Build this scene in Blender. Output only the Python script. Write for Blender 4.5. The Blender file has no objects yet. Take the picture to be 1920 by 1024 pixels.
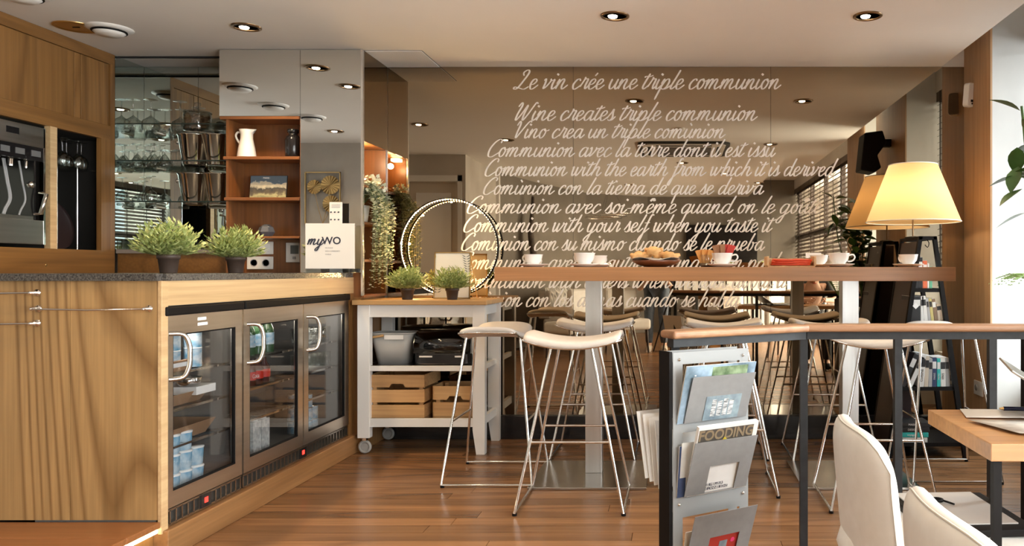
import bpy, math, random
from mathutils import Vector, Matrix
random.seed(11)
PI = math.pi
F, VX, VY, CH = 1470.0, 1265.0, 509.0, 1.12      # focal in px, vanishing point, eye height
def X(px, Y): return (px - VX) * Y / F
def Z(py, Y): return CH + (VY - py) * Y / F
sc = bpy.context.scene
C = bpy.context.collection
# ------------------------------------------------------------------ camera, world, lights, exposure
cd = bpy.data.cameras.new('camera'); cam = bpy.data.objects.new('camera', cd); C.objects.link(cam)
cam.location = (0, 0, CH); cam.rotation_euler = (PI/2, 0, 0)
cd.sensor_width = 36; cd.lens = F*36/1920; cd.shift_x = -(VX-960)/1920; cd.shift_y = -(512-VY)/1920; cd.clip_start = .02
sc.camera = cam
w = bpy.data.worlds.new('sky'); sc.world = w; w.use_nodes = True
w.node_tree.nodes['Background'].inputs[0].default_value = (.86, .93, 1, 1)
w.node_tree.nodes['Background'].inputs[1].default_value = 2.2
sc.view_settings.view_transform = 'Standard'; sc.view_settings.look = 'None'
sc.view_settings.gamma = 1; sc.view_settings.use_curve_mapping = False
sc.view_settings.exposure = 0.52
sc.cycles.use_denoising = True
sc.cycles.max_bounces = 12; sc.cycles.diffuse_bounces = 5; sc.cycles.glossy_bounces = 8
sc.cycles.transparent_max_bounces = 24; sc.cycles.transmission_bounces = 8
sc.cycles.sample_clamp_indirect = 6; sc.cycles.caustics_reflective = False; sc.cycles.caustics_refractive = False
def area(name, loc, rot, sx, sy, power, col):
    l = bpy.data.lights.new(name, 'AREA'); l.shape = 'RECTANGLE'; l.size = sx; l.size_y = sy; l.energy = power; l.color = col
    o = bpy.data.objects.new(name, l); C.objects.link(o); o.location = loc; o.rotation_euler = rot; return o
DAY = (1, .985, .955)
# daylight through the street windows on the right
area('daylight_street', (3.1, -.9, 1.5), (0, PI/2, 0), 2.6, 5.2, 1280, DAY)
area('daylight_corner_window', (2.75, 4.37, 1.6), (0, PI/2, 0), 1.9, .9, 70, (.95, .98, 1))
area('daylight_middle_window', (2.75, 2.71, 1.6), (0, PI/2, 0), 1.9, .45, 80, (.95, .98, 1))
WARM = (1, .72, .42)
def spot(loc, power, tgt=None, ang=110, blend=.6, col=WARM, r=.03):
    l = bpy.data.lights.new('downlight_beam', 'SPOT'); l.energy = power; l.color = col; l.spot_size = math.radians(ang); l.spot_blend = blend; l.shadow_soft_size = r
    o = bpy.data.objects.new('downlight_beam', l); C.objects.link(o); o.location = loc
    if tgt: o.rotation_euler = (Vector(tgt)-Vector(loc)).to_track_quat('-Z', 'Y').to_euler()
    return o
def point(loc, power, r=.03, col=WARM):
    l = bpy.data.lights.new('point_light', 'POINT'); l.energy = power; l.color = col; l.shadow_soft_size = r
    o = bpy.data.objects.new('point_light', l); C.objects.link(o); o.location = loc; return o

# ------------------------------------------------------------------ mesh helpers
class MB:
    def __init__(s): s.v = []; s.f = []; s.sm = []
    def add(s, vs, fs, smooth=False, M=None):
        b = len(s.v)
        for p in vs: s.v.append(tuple(M @ Vector(p)) if M else tuple(p))
        for f in fs: s.f.append([b+i for i in f]); s.sm.append(smooth)
        return s
    def box(s, x0, x1, y0, y1, z0, z1, M=None):
        return s.add([(x0,y0,z0),(x1,y0,z0),(x1,y1,z0),(x0,y1,z0),(x0,y0,z1),(x1,y0,z1),(x1,y1,z1),(x0,y1,z1)],
                     [(0,3,2,1),(4,5,6,7),(0,1,5,4),(1,2,6,5),(2,3,7,6),(3,0,4,7)], False, M)
    def tube(s, pts, r, n=8, closed=False, M=None):
        pts = [Vector(p) for p in pts]; k = len(pts); rs = r if isinstance(r, (list, tuple)) else [r]*k
        vs = []; prev = None
        for i, p in enumerate(pts):
            a = pts[i-1] if (i > 0 or closed) else p; b = pts[(i+1) % k] if (i < k-1 or closed) else p
            d = b-a
            if d.length < 1e-9: d = Vector((0,0,1))
            d.normalize()
            if prev is None: u = d.orthogonal().normalized()
            else:
                u = prev - d*prev.dot(d)
                u = u.normalized() if u.length > 1e-6 else d.orthogonal().normalized()
            prev = u; w_ = d.cross(u)
            for j in range(n):
                t = 2*PI*j/n; vs.append(p + (u*math.cos(t)+w_*math.sin(t))*rs[i])
        fs = []
        for i in range(k if closed else k-1):
            for j in range(n):
                a = i*n+j; b = i*n+(j+1) % n; c = ((i+1) % k)*n+(j+1) % n; d = ((i+1) % k)*n+j
                fs.append((a,b,c,d))
        s.add(vs, fs, True, M)
        if not closed: s.add(vs[:n], [tuple(range(n))[::-1]], False, M); s.add(vs[-n:], [tuple(range(n))], False, M)
        return s
    def lathe(s, prof, n=24, c=(0,0,0), M=None, smooth=True):
        vs = []; fs = []; k = len(prof)
        for (r, z) in prof:
            for j in range(n):
                t = 2*PI*j/n; vs.append((c[0]+r*math.cos(t), c[1]+r*math.sin(t), c[2]+z))
        for i in range(k-1):
            for j in range(n):
                fs.append((i*n+j, i*n+(j+1) % n, (i+1)*n+(j+1) % n, (i+1)*n+j))
        s.add(vs, fs, smooth, M)
        if prof[0][0] > 1e-4: s.add(vs[:n], [tuple(range(n))[::-1]], False, M)
        if prof[-1][0] > 1e-4: s.add(vs[-n:], [tuple(range(n))], False, M)
        return s
    def prism(s, poly, t0, t1, axis='z', M=None):
        n = len(poly); mp = {'z': lambda a,b,t: (a,b,t), 'y': lambda a,b,t: (a,t,b), 'x': lambda a,b,t: (t,a,b)}[axis]
        vs = [mp(a,b,t0) for a,b in poly]+[mp(a,b,t1) for a,b in poly]
        return s.add(vs, [tuple(range(n))[::-1], tuple(range(n,2*n))]+[(i,(i+1)%n,n+(i+1)%n,n+i) for i in range(n)], False, M)
    def grid(s, fn, nu, nv, thick=0, M=None, smooth=True):
        top = [fn(i/nu, j/nv) for i in range(nu+1) for j in range(nv+1)]
        q = lambda i,j: i*(nv+1)+j
        fs = [(q(i,j),q(i+1,j),q(i+1,j+1),q(i,j+1)) for i in range(nu) for j in range(nv)]
        if not thick: return s.add(top, fs, smooth, M)
        bot = [(x,y,z-thick) for x,y,z in top]; N = len(top)
        fs += [(N+q(i,j),N+q(i,j+1),N+q(i+1,j+1),N+q(i+1,j)) for i in range(nu) for j in range(nv)]
        for i in range(nu): fs += [(q(i,0),N+q(i,0),N+q(i+1,0),q(i+1,0)), (q(i,nv),q(i+1,nv),N+q(i+1,nv),N+q(i,nv))]
        for j in range(nv): fs += [(q(0,j),q(0,j+1),N+q(0,j+1),N+q(0,j)), (q(nu,j),N+q(nu,j),N+q(nu,j+1),q(nu,j+1))]
        return s.add(top+bot, fs, smooth, M)
    def mesh(s, name, mat):
        m = bpy.data.meshes.new(name); m.from_pydata([tuple(p) for p in s.v], [], s.f)
        if mat: m.materials.append(mat)
        m.polygons.foreach_set('use_smooth', s.sm); m.update()
        import bmesh
        bm = bmesh.new(); bm.from_mesh(m); bmesh.ops.recalc_face_normals(bm, faces=bm.faces); bm.to_mesh(m); bm.free()
        return m
def tag(o, label=None, cat=None, group=None, kind=None):
    for k, v in (('label', label), ('category', cat), ('group', group), ('kind', kind)):
        if v: o[k] = v
    return o
def thing(name, label, cat, loc=(0,0,0), rz=0, group=None):
    o = bpy.data.objects.new(name, None); C.objects.link(o); o.location = loc; o.rotation_euler = (0,0,rz); o.empty_display_size = .05
    return tag(o, label, cat, group)
def part(name, mb, mat, parent=None, world=False, bevel=0, seg=2, sub=0, label=None, weld=False):
    me = mb if isinstance(mb, bpy.types.Mesh) else mb.mesh(name, mat)
    o = bpy.data.objects.new(name, me); C.objects.link(o)
    if parent:
        o.parent = parent
        if world:
            p = parent; off = Vector((0,0,0))
            while p: off += p.location; p = p.parent
            for vv in me.vertices: vv.co -= off
    if bevel:
        b = o.modifiers.new('edge', 'BEVEL'); b.width = bevel; b.segments = seg; b.limit_method = 'ANGLE'; b.angle_limit = math.radians(40)
    if sub:
        s_ = o.modifiers.new('smooth', 'SUBSURF'); s_.levels = sub; s_.render_levels = sub
    if label: o['label'] = label
    return o
def solo(name, label, cat, mb, mat, group=None, loc=None, rz=0, **k):
    o = part(name, mb, mat, None, **k)
    if loc: o.location = loc; o.rotation_euler = (0,0,rz)
    return tag(o, label, cat, group)
def struct(name, mb, mat, parent=None, **k):
    o = part(name, mb, mat, parent, **k)
    if not parent: o['kind'] = 'structure'
    return o
def kids(o): return [c for c in bpy.data.objects if c.parent == o]
def copy_tree(o, parent=None, cache=None):
    c = o.copy(); C.objects.link(c)
    if parent: c.parent = parent
    for ch in list(o.children): copy_tree(ch, c)
    return c
def dup(o, loc, rz=0, label=None, group=None):
    c = copy_tree(o); c.location = loc; c.rotation_euler = (0,0,rz)
    if label: c['label'] = label
    if group: c['group'] = group
    return c
def text(name, body, size, mat, parent, loc, rot, ext=.0003, align='CENTER', bold=0, shear=0, sx=1):
    cu = bpy.data.curves.new(name, 'FONT'); cu.body = body; cu.size = size; cu.align_x = align; cu.align_y = 'CENTER'; cu.extrude = ext; cu.offset = bold; cu.shear = shear; cu.resolution_u = 3
    tmp = bpy.data.objects.new('tmp', cu); C.objects.link(tmp); dg = bpy.context.evaluated_depsgraph_get()
    me = bpy.data.meshes.new_from_object(tmp.evaluated_get(dg)); me.name = name; bpy.data.objects.remove(tmp); me.materials.clear(); me.materials.append(mat)
    o = bpy.data.objects.new(name, me); C.objects.link(o); o.location = loc; o.rotation_euler = rot; o.scale = (sx,1,1)
    if parent: o.parent = parent
    return o
def arc(c, r, a0, a1, n, pl='xz'):
    out = []
    for i in range(n+1):
        t = a0+(a1-a0)*i/n; u, v = r*math.cos(t), r*math.sin(t)
        out.append({'xz': (c[0]+u, c[1], c[2]+v), 'xy': (c[0]+u, c[1]+v, c[2]), 'yz': (c[0], c[1]+u, c[2]+v)}[pl])
    return out
def rrect(w_, h_, r, n=5):
    p = []
    for cx, cy, a in ((w_/2-r, h_/2-r, 0), (-w_/2+r, h_/2-r, 1), (-w_/2+r, -h_/2+r, 2), (w_/2-r, -h_/2+r, 3)):
        for i in range(n+1):
            t = (a+i/n)*PI/2; p.append((cx+r*math.cos(t), cy+r*math.sin(t)))
    return p
def catmull(pts, n=6):
    out = []
    P = [pts[0]]+list(pts)+[pts[-1]]
    for i in range(1, len(P)-2):
        for k in range(n):
            t = k/n
            out.append(tuple(.5*((2*P[i][c])+(-P[i-1][c]+P[i+1][c])*t+(2*P[i-1][c]-5*P[i][c]+4*P[i+1][c]-P[i+2][c])*t*t+(-P[i-1][c]+3*P[i][c]-3*P[i+1][c]+P[i+2][c])*t**3) for c in range(len(pts[0]))))
    out.append(tuple(pts[-1])); return out

# ------------------------------------------------------------------ materials
def mat(name, col=(.8,.8,.8), rough=.5, metal=0, spec=.5, emit=None, es=0, coat=0):
    m = bpy.data.materials.new(name); m.use_nodes = True; b = m.node_tree.nodes['Principled BSDF']
    b.inputs['Base Color'].default_value = (*col, 1); b.inputs['Roughness'].default_value = rough; b.inputs['Metallic'].default_value = metal
    b.inputs['Specular IOR Level'].default_value = spec; b.inputs['Coat Weight'].default_value = coat
    if emit: b.inputs['Emission Color'].default_value = (*emit, 1); b.inputs['Emission Strength'].default_value = es
    return m
def nn(m, t, **k):
    n = m.node_tree.nodes.new(t)
    for a, b in k.items(): setattr(n, a, b)
    return n
def noisy(name, c1, c2, rough=.6, scale=8, sc3=(1,1,1), metal=0, bump=0, detail=4, rr=None, spec=.5):
    m = mat(name, c1, rough, metal, spec); L = m.node_tree.links; b = m.node_tree.nodes['Principled BSDF']
    tc = nn(m,'ShaderNodeTexCoord'); mp = nn(m,'ShaderNodeMapping'); mp.inputs['Scale'].default_value = sc3
    no = nn(m,'ShaderNodeTexNoise'); no.inputs['Scale'].default_value = scale; no.inputs['Detail'].default_value = detail
    cr = nn(m,'ShaderNodeValToRGB'); cr.color_ramp.elements[0].color = (*c1,1); cr.color_ramp.elements[1].color = (*c2,1)
    cr.color_ramp.elements[0].position = .3; cr.color_ramp.elements[1].position = .7
    L.new(tc.outputs['Object'], mp.inputs[0]); L.new(mp.outputs[0], no.inputs[0]); L.new(no.outputs[0], cr.inputs[0]); L.new(cr.outputs[0], b.inputs['Base Color'])
    if rr:
        mr = nn(m,'ShaderNodeMapRange'); mr.inputs['To Min'].default_value = rr[0]; mr.inputs['To Max'].default_value = rr[1]
        L.new(no.outputs[0], mr.inputs[0]); L.new(mr.outputs[0], b.inputs['Roughness'])
    if bump:
        bp = nn(m,'ShaderNodeBump'); bp.inputs['Strength'].default_value = bump; bp.inputs['Distance'].default_value = .01
        L.new(no.outputs[0], bp.inputs['Height']); L.new(bp.outputs[0], b.inputs['Normal'])
    return m
def wood(name, base, dark, axis='z', rings=14, scale=2.2, rough=.4, mix=.6, vary=0, spec=.5, fine=1.0, coat=0):
    """contour lines of a stretched noise: cathedral figure along an axis"""
    m = mat(name, base, rough, 0, spec, coat=coat); L = m.node_tree.links; b = m.node_tree.nodes['Principled BSDF']
    tc = nn(m,'ShaderNodeTexCoord'); mp = nn(m,'ShaderNodeMapping'); oi = nn(m,'ShaderNodeObjectInfo')
    s = {'x': (.13,1,1), 'y': (1,.13,1), 'z': (1,1,.13)}[axis]; mp.inputs['Scale'].default_value = s
    ad = nn(m,'ShaderNodeVectorMath', operation='ADD'); sc_ = nn(m,'ShaderNodeVectorMath', operation='SCALE')
    cb = nn(m,'ShaderNodeCombineXYZ')
    for k in range(3): L.new(oi.outputs['Random'], cb.inputs[k])
    L.new(cb.outputs[0], sc_.inputs[0]); sc_.inputs['Scale'].default_value = 37 if vary else 0
    L.new(tc.outputs['Object'], mp.inputs[0]); L.new(mp.outputs[0], ad.inputs[0]); L.new(sc_.outputs[0], ad.inputs[1])
    n1 = nn(m,'ShaderNodeTexNoise'); n1.inputs['Scale'].default_value = scale; n1.inputs['Detail'].default_value = 1.5; n1.inputs['Roughness'].default_value = .35
    L.new(ad.outputs[0], n1.inputs[0])
    mu = nn(m,'ShaderNodeMath', operation='MULTIPLY'); mu.inputs[1].default_value = rings; L.new(n1.outputs[0], mu.inputs[0])
    fr = nn(m,'ShaderNodeMath', operation='PINGPONG'); fr.inputs[1].default_value = .5; L.new(mu.outputs[0], fr.inputs[0])
    r1 = nn(m,'ShaderNodeValToRGB'); e = r1.color_ramp.elements; e[0].position = .0; e[1].position = .26
    e[0].color = (1,1,1,1); e[1].color = (0,0,0,1); L.new(fr.outputs[0], r1.inputs[0])
    n2 = nn(m,'ShaderNodeTexNoise'); n2.inputs['Scale'].default_value = 60*fine; n2.inputs['Detail'].default_value = 3
    mp2 = nn(m,'ShaderNodeMapping'); mp2.inputs['Scale'].default_value = tuple(.03 if q < 1 else 1 for q in s); L.new(tc.outputs['Object'], mp2.inputs[0]); L.new(mp2.outputs[0], n2.inputs[0])
    n3 = nn(m,'ShaderNodeTexNoise'); n3.inputs['Scale'].default_value = 1.7; n3.inputs['Detail'].default_value = 2; L.new(ad.outputs[0], n3.inputs[0])
    m1 = nn(m,'ShaderNodeMix', data_type='RGBA'); m1.inputs[6].default_value = (*base,1); m1.inputs[7].default_value = (*dark,1)
    f1 = nn(m,'ShaderNodeMath', operation='MULTIPLY'); f1.inputs[1].default_value = mix; L.new(r1.outputs[0], f1.inputs[0]); L.new(f1.outputs[0], m1.inputs[0])
    m2 = nn(m,'ShaderNodeMix', data_type='RGBA', blend_type='OVERLAY'); m2.inputs[0].default_value = .38; L.new(m1.outputs[2], m2.inputs[6]); L.new(n2.outputs[0], m2.inputs[7])
    m3 = nn(m,'ShaderNodeMix', data_type='RGBA', blend_type='OVERLAY'); m3.inputs[0].default_value = .28; L.new(m2.outputs[2], m3.inputs[6]); L.new(n3.outputs[0], m3.inputs[7])
    last = m3.outputs[2]
    if vary:
        mr = nn(m,'ShaderNodeMapRange'); mr.inputs['To Min'].default_value = 1-vary; mr.inputs['To Max'].default_value = 1+vary; L.new(oi.outputs['Random'], mr.inputs[0])
        hs = nn(m,'ShaderNodeHueSaturation'); L.new(mr.outputs[0], hs.inputs['Value']); L.new(last, hs.inputs['Color']); last = hs.outputs[0]
    L.new(last, b.inputs['Base Color'])
    bp = nn(m,'ShaderNodeBump'); bp.inputs['Strength'].default_value = .12; bp.inputs['Distance'].default_value = .004; L.new(n2.outputs[0], bp.inputs['Height']); L.new(bp.outputs[0], b.inputs['Normal'])
    return m
def clear(name, tint=(.97,.98,.98), gl=.02, ior=1.45, mx=1.0):
    m = bpy.data.materials.new(name); m.use_nodes = True; nt = m.node_tree; nt.nodes.clear(); L = nt.links
    o = nn(m,'ShaderNodeOutputMaterial'); t = nn(m,'ShaderNodeBsdfTransparent'); t.inputs[0].default_value = (*tint,1)
    g = nn(m,'ShaderNodeBsdfGlossy'); g.inputs['Roughness'].default_value = gl
    f = nn(m,'ShaderNodeLayerWeight'); f.inputs[0].default_value = .5; pw = nn(m,'ShaderNodeMath', operation='POWER'); pw.inputs[1].default_value = 5-2*(mx-1); L.new(f.outputs['Facing'], pw.inputs[0])
    f0 = ((ior-1)/(ior+1))**2*mx; mu = nn(m,'ShaderNodeMath', operation='MULTIPLY_ADD'); mu.inputs[1].default_value = 1-f0; mu.inputs[2].default_value = f0; L.new(pw.outputs[0], mu.inputs[0])
    mi = nn(m,'ShaderNodeMixShader'); L.new(mu.outputs[0], mi.inputs[0]); L.new(t.outputs[0], mi.inputs[1]); L.new(g.outputs[0], mi.inputs[2]); L.new(mi.outputs[0], o.inputs[0])
    return m
def cloth_shade(name, col, tr=.6):
    m = bpy.data.materials.new(name); m.use_nodes = True; nt = m.node_tree; nt.nodes.clear(); L = nt.links
    o = nn(m,'ShaderNodeOutputMaterial'); d = nn(m,'ShaderNodeBsdfDiffuse'); d.inputs[0].default_value = (*col,1); t = nn(m,'ShaderNodeBsdfTranslucent'); t.inputs[0].default_value = (*col,1)
    mi = nn(m,'ShaderNodeMixShader'); mi.inputs[0].default_value = tr; L.new(d.outputs[0], mi.inputs[1]); L.new(t.outputs[0], mi.inputs[2]); L.new(mi.outputs[0], o.inputs[0]); return m

M_ceil = noisy('ceiling_paint', (.87,.855,.83), (.89,.875,.85), .85, 3)
M_white = mat('white_paint', (.80,.79,.77), .5)
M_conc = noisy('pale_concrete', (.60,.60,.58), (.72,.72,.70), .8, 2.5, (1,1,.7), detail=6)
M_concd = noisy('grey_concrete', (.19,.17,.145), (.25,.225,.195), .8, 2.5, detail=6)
M_mirror = mat('bronze_mirror', (.39,.315,.225), .012, 1)
M_mirrorc = mat('clear_mirror', (.80,.81,.78), .01, 1)
M_mirrorg = mat('green_grey_mirror', (.60,.66,.63), .01, 1)
M_chrome = mat('chrome', (.82,.80,.77), .09, 1)
M_satin = mat('satin_steel', (.52,.49,.45), .26, 1)
M_steel = noisy('brushed_steel', (.50,.49,.47), (.60,.59,.57), .3, 40, (1,.02,1), metal=1, rr=(.24,.38))
M_steelv = noisy('brushed_steel_column', (.55,.56,.56), (.66,.67,.67), .32, 30, (1,1,.02), metal=1, rr=(.25,.42))
M_plate = noisy('steel_plate', (.42,.40,.38), (.50,.48,.46), .2, 4, metal=1, rr=(.12,.25))
M_door_steel = noisy('fridge_steel', (.70,.63,.54), (.78,.71,.62), .3, 50, (1,.03,1), metal=1, rr=(.26,.36))
M_bronze = mat('bronze', (.22,.14,.075), .28, 1)
M_gold = mat('brass', (.62,.42,.18), .28, 1)
M_black = mat('black_metal', (.007,.006,.006), .6, 0, .15)
M_iron = noisy('painted_iron', (.012,.013,.015), (.022,.024,.027), .5, 30, spec=.35)
M_blackgloss = mat('black_gloss', (.012,.011,.012), .18)
M_dark = mat('dark_interior', (.02,.018,.016), .6)
M_granite = noisy('granite', (.015,.014,.014), (.12,.11,.10), .25, 160, bump=.02)
M_oak = wood('oak_panel', (.375,.225,.092), (.17,.085,.028), 'z', 40, 1.35, .42, .8)
M_oakh = wood('oak_horizontal', (.30,.15,.058), (.17,.075,.025), 'y', 10, 2.4, .4, .5, vary=.08)
M_oaklt = wood('pale_oak_trim', (.62,.42,.22), (.42,.26,.12), 'y', 8, 2.4, .45, .4)
M_cab = wood('cabinet_oak', (.25,.122,.038), (.135,.06,.017), 'z', 12, 2.3, .38, .6, vary=.1)
M_cabh = wood('cabinet_oak_rail', (.24,.115,.035), (.14,.065,.02), 'y', 9, 2.3, .38, .5, vary=.06)
M_cherry = wood('cherry_shelf', (.22,.085,.026), (.14,.048,.015), 'z', 8, 2.6, .35, .5)
M_cherryh = wood('cherry_board', (.26,.10,.034), (.16,.055,.018), 'x', 8, 2.6, .35, .5)
M_floor = wood('floor_plank', (.235,.118,.053), (.12,.055,.024), 'x', 8, 3.2, .26, .55, vary=.30)
M_floor.node_tree.nodes['Principled BSDF'].inputs['Roughness'].default_value = .27
M_table = wood('cherry_table', (.41,.19,.075), (.31,.13,.046), 'x', 7, 2.2, .3, .4)
M_rail = wood('rail_wood', (.36,.19,.10), (.22,.10,.05), 'x', 9, 3, .38, .5, vary=.05)
M_desk = wood('desk_oak', (.46,.24,.10), (.32,.15,.06), 'x', 8, 2.5, .35, .4)
M_butcher = wood('butcher_block', (.56,.34,.14), (.42,.23,.085), 'x', 8, 3, .35, .4)
M_crate = wood('crate_pine', (.58,.34,.15), (.42,.22,.085), 'x', 7, 3.5, .6, .5, vary=.1)
M_pillar = wood('pillar_veneer', (.44,.27,.145), (.34,.19,.09), 'z', 6, 2.0, .42, .35, vary=.05)
M_leather = noisy('cream_leather', (.78,.765,.73), (.83,.82,.79), .42, 25, bump=.03)
M_seat = noisy('stool_leather', (.76,.70,.64), (.80,.75,.69), .4, 30, bump=.02)
M_porc = mat('porcelain', (.84,.83,.81), .18, coat=.4)
M_pot = mat('pot_brown', (.07,.045,.034), .55)
M_soil = mat('potting_soil', (.03,.02,.015), .9)
M_leaf = noisy('grass_leaf', (.17,.25,.05), (.66,.70,.32), .55, 45)
M_leafd = noisy('ficus_leaf', (.035,.09,.02), (.10,.20,.05), .3, 5)
M_fern = noisy('fern_leaf', (.22,.42,.12), (.40,.58,.25), .5, 9)
M_euc = noisy('eucalyptus_leaf', (.56,.60,.42), (.86,.86,.70), .6, 12)
M_glass = clear('clear_glass', (.97,.985,.98), .01, 1.5)
M_gls = clear('wine_glass', (.86,.88,.87), .02, 1.55, 1.9)
M_frg = clear('fridge_glass', (.88,.89,.90), .01, 1.5, 1.3)
M_acr = clear('acrylic', (.9,.92,.93), .05, 1.5, 1.5)
M_smoke = clear('smoked_plastic', (.36,.36,.37), .08, 1.5, 1.6)
M_frost = mat('grey_mesh_plastic', (.48,.48,.46), .5)
M_paper = mat('paper', (.82,.81,.79), .7)
M_ink = mat('ink', (.03,.035,.06), .7)
M_textg = mat('grey_ink', (.35,.35,.36), .7)
M_silver = mat('bucket_silver', (.78,.76,.73), .1, 1)
M_vinyl = mat('wall_lettering', (.84,.80,.76), .6)
M_shade = cloth_shade('lamp_fabric', (.95,.68,.37), .62)
M_led = mat('led_white', (1,1,1), .5, emit=(1,.78,.48), es=14)
M_lamp = mat('lamp_lit', (1,1,1), .5, emit=(1,.88,.7), es=16)
M_led_s = mat('led_strip', (1,1,1), .5, emit=(1,.80,.52), es=6)
M_red = mat('red', (.55,.03,.015), .45)
M_orange = mat('orange_paper', (.75,.36,.10), .7)
M_frame = mat('window_dark', (.035,.022,.018), .5)
M_slat = mat('blind_slat', (.10,.075,.06), .5)
M_greymetal = noisy('grey_coated_metal', (.22,.22,.222), (.25,.25,.252), .42, 40, spec=.5)
M_greylt = mat('light_grey_metal', (.27,.28,.285), .42)
M_plastic = mat('white_plastic', (.80,.78,.75), .4)
M_rubber = mat('rubber', (.10,.10,.10), .6)
M_purple = mat('dark_brown_board', (.03,.018,.018), .35)

# ------------------------------------------------------------------ room shell
YB, H = 5.26, 2.494
fl = struct('floor', MB().box(-4.4,3.2,-4.2,5.4,-.06,-.014), mat('subfloor', (.03,.015,.008), .8))
row = 0; y = YB-.002
while y > -3.98:
    wdt = .1; x = -2.02-(row*.37 % .5); ends = []
    lens = [1.1+((row*7+k*5) % 9)*.11 for k in range(6)]
    k = 0
    while x < 2.5 and k < 3:
        x1 = min(x+(lens[k] if k < 2 else 9), 2.55)
        struct('floor_board', MB().box(x+.0012, x1-.0012, y-wdt+.0026, y, -.014, random.uniform(-.0006,0)), M_floor, fl)
        x = x1; k += 1
    y -= wdt; row += 1
# ceiling: lowered slab with a raised strip along the windows
cp = [(-4.4,-4.1),(1.35,-4.1),(1.35,1.3),(1.79,1.3),(1.79,YB+.02),(-4.4,YB+.02)]
struct('ceiling', MB().prism(cp, H, H+.3), M_ceil)
struct('ceiling_2', MB().box(1.2,3.0,-4.1,5.4,2.80,2.9), M_ceil)
struct('wall_back', MB().box(-4.4,1.795,YB+.012,5.4,0,2.8).box(1.795,3.0,YB+.004,5.4,0,2.8), M_white)
struct('wall_left', MB().box(-4.4,-4.3,-.3,5.4,0,2.6), M_white)
struct('wall_service', MB().box(-4.3,-3.20,1.2,1.3,0,H).box(-3.20,-2.50,1.2,1.3,2.22,H).box(-2.50,-2.46,-.28,1.3,0,H), noisy('warm_grey_plaster', (.46,.42,.37), (.56,.52,.47), .8, 2.5, detail=6))
d1 = struct('door_1', MB().box(-3.20,-2.50,1.2,1.24,0,2.22), mat('door_paint', (.62,.55,.46), .5))
struct('door_frame', MB().box(-3.22,-3.15,1.24,1.31,0,2.25).box(-2.55,-2.50,1.24,1.31,0,2.25).box(-3.22,-2.50,1.24,1.31,2.18,2.25), M_white, d1)
for z0, z1 in ((.15,.85),(1.0,2.05)):
    struct('door_panel', MB().box(-3.06,-2.64,1.24,1.252,z0,z1), M_white, d1, bevel=.008)
struct('door_handle', MB().tube([(-2.62,1.25,1.05),(-2.62,1.29,1.05),(-2.74,1.29,1.05)], .009), M_chrome, d1)
wl = [(-2.46,-.28),(-2.12,-1.65),(-1.55,-3.2),(-.5,-3.9)]
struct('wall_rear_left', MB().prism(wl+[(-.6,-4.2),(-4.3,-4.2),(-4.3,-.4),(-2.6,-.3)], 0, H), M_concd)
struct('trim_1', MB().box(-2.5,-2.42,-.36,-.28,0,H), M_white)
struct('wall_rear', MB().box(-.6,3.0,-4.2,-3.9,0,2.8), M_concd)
# right-hand wall: piers, spandrels and openings
for nm, a, b in (('column_1',4.825,YB+.02),('column_2',2.96,3.91),('column_3',1.70,2.47)):
    struct(nm, MB().box(1.955,2.6,a,b,0,2.8), M_conc)
    struct(nm.replace('column','trim_veneer'), MB().box(1.943,1.955,a+.0,b-(.012 if nm=='column_1' else 0),0,2.8 if nm!='column_1' else 2.8), M_pillar)
struct('wall_right', MB().box(2.2,2.6,3.91,4.825,0,.45).box(2.2,2.6,2.47,2.96,0,.45).box(2.2,2.6,-4.2,1.7,0,.12).box(2.2,2.6,3.91,4.825,2.62,2.8).box(2.2,2.6,2.47,2.96,2.62,2.8).box(2.2,2.6,-4.2,1.7,2.62,2.8), M_conc)
struct('baseboard_back', MB().box(-1.9,1.94,YB-.03,YB+.012,0,.155), M_blackgloss, bevel=.003)
struct('ground_outside', MB().box(2.6,12,-8,9,-.2,-.1), mat('pavement', (.45,.45,.44), .8))
def window(n, a, b, z0, z1, mull, trans, blind):
    wn = bpy.data.objects.new('window_%d' % n, None); C.objects.link(wn); wn['kind'] = 'structure'; wn.location = (2.3,(a+b)/2,z0)
    m = MB().box(2.28,2.33,a,a+.05,z0,z1).box(2.28,2.33,b-.05,b,z0,z1).box(2.28,2.33,a,b,z0,z0+.05).box(2.28,2.33,a,b,z1-.05,z1)
    for y_ in mull: m.box(2.275,2.33,y_-.045,y_+.045,z0,z1)
    for t in trans: m.box(2.275,2.33,a,b,t-.05,t+.05)
    struct('window_frame', m, M_frame, wn, world=True)
    struct('window_pane', MB().box(2.30,2.306,a+.04,b-.04,z0+.04,z1-.04), M_glass, wn, world=True)
    if blind:
        bt = thing('venetian_blind', blind[0], 'blind', (2.24,(a+b)/2,blind[1]))
        part('headrail', MB().box(2.2,2.27,a+.01,b-.01,z1-.08,z1), M_slat, bt, world=True)
        s = MB(); z_ = z1-.1
        while z_ > blind[1]:
            tl_ = .011 if n == 1 else .022; s.add([(2.205,a+.02,z_-tl_),(2.205,b-.02,z_-tl_),(2.25,b-.02,z_+tl_),(2.25,a+.02,z_+tl_)], [(0,1,2,3)]); z_ -= blind[2]
        so = part('slats', s, M_slat, bt, world=True); so['kind'] = 'stuff'
        so.modifiers.new('t','SOLIDIFY').thickness = .0025
        s = MB(); k = max(2, int((b-a)/.45))
        for i in range(k): s.box(2.198,2.203,a+.1+(b-a-.2)*i/(k-1)-.008,a+.1+(b-a-.2)*i/(k-1)+.008,blind[1],z1)
        part('tape', s, M_frame, bt, world=True)
window(1, 3.92, 4.82, .45, 2.62, [], [], ('open slatted blind in the window nook beside the far veneer pier', 1.0, .052))
window(2, 2.48, 2.95, .45, 2.62, [], [], None)
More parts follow.
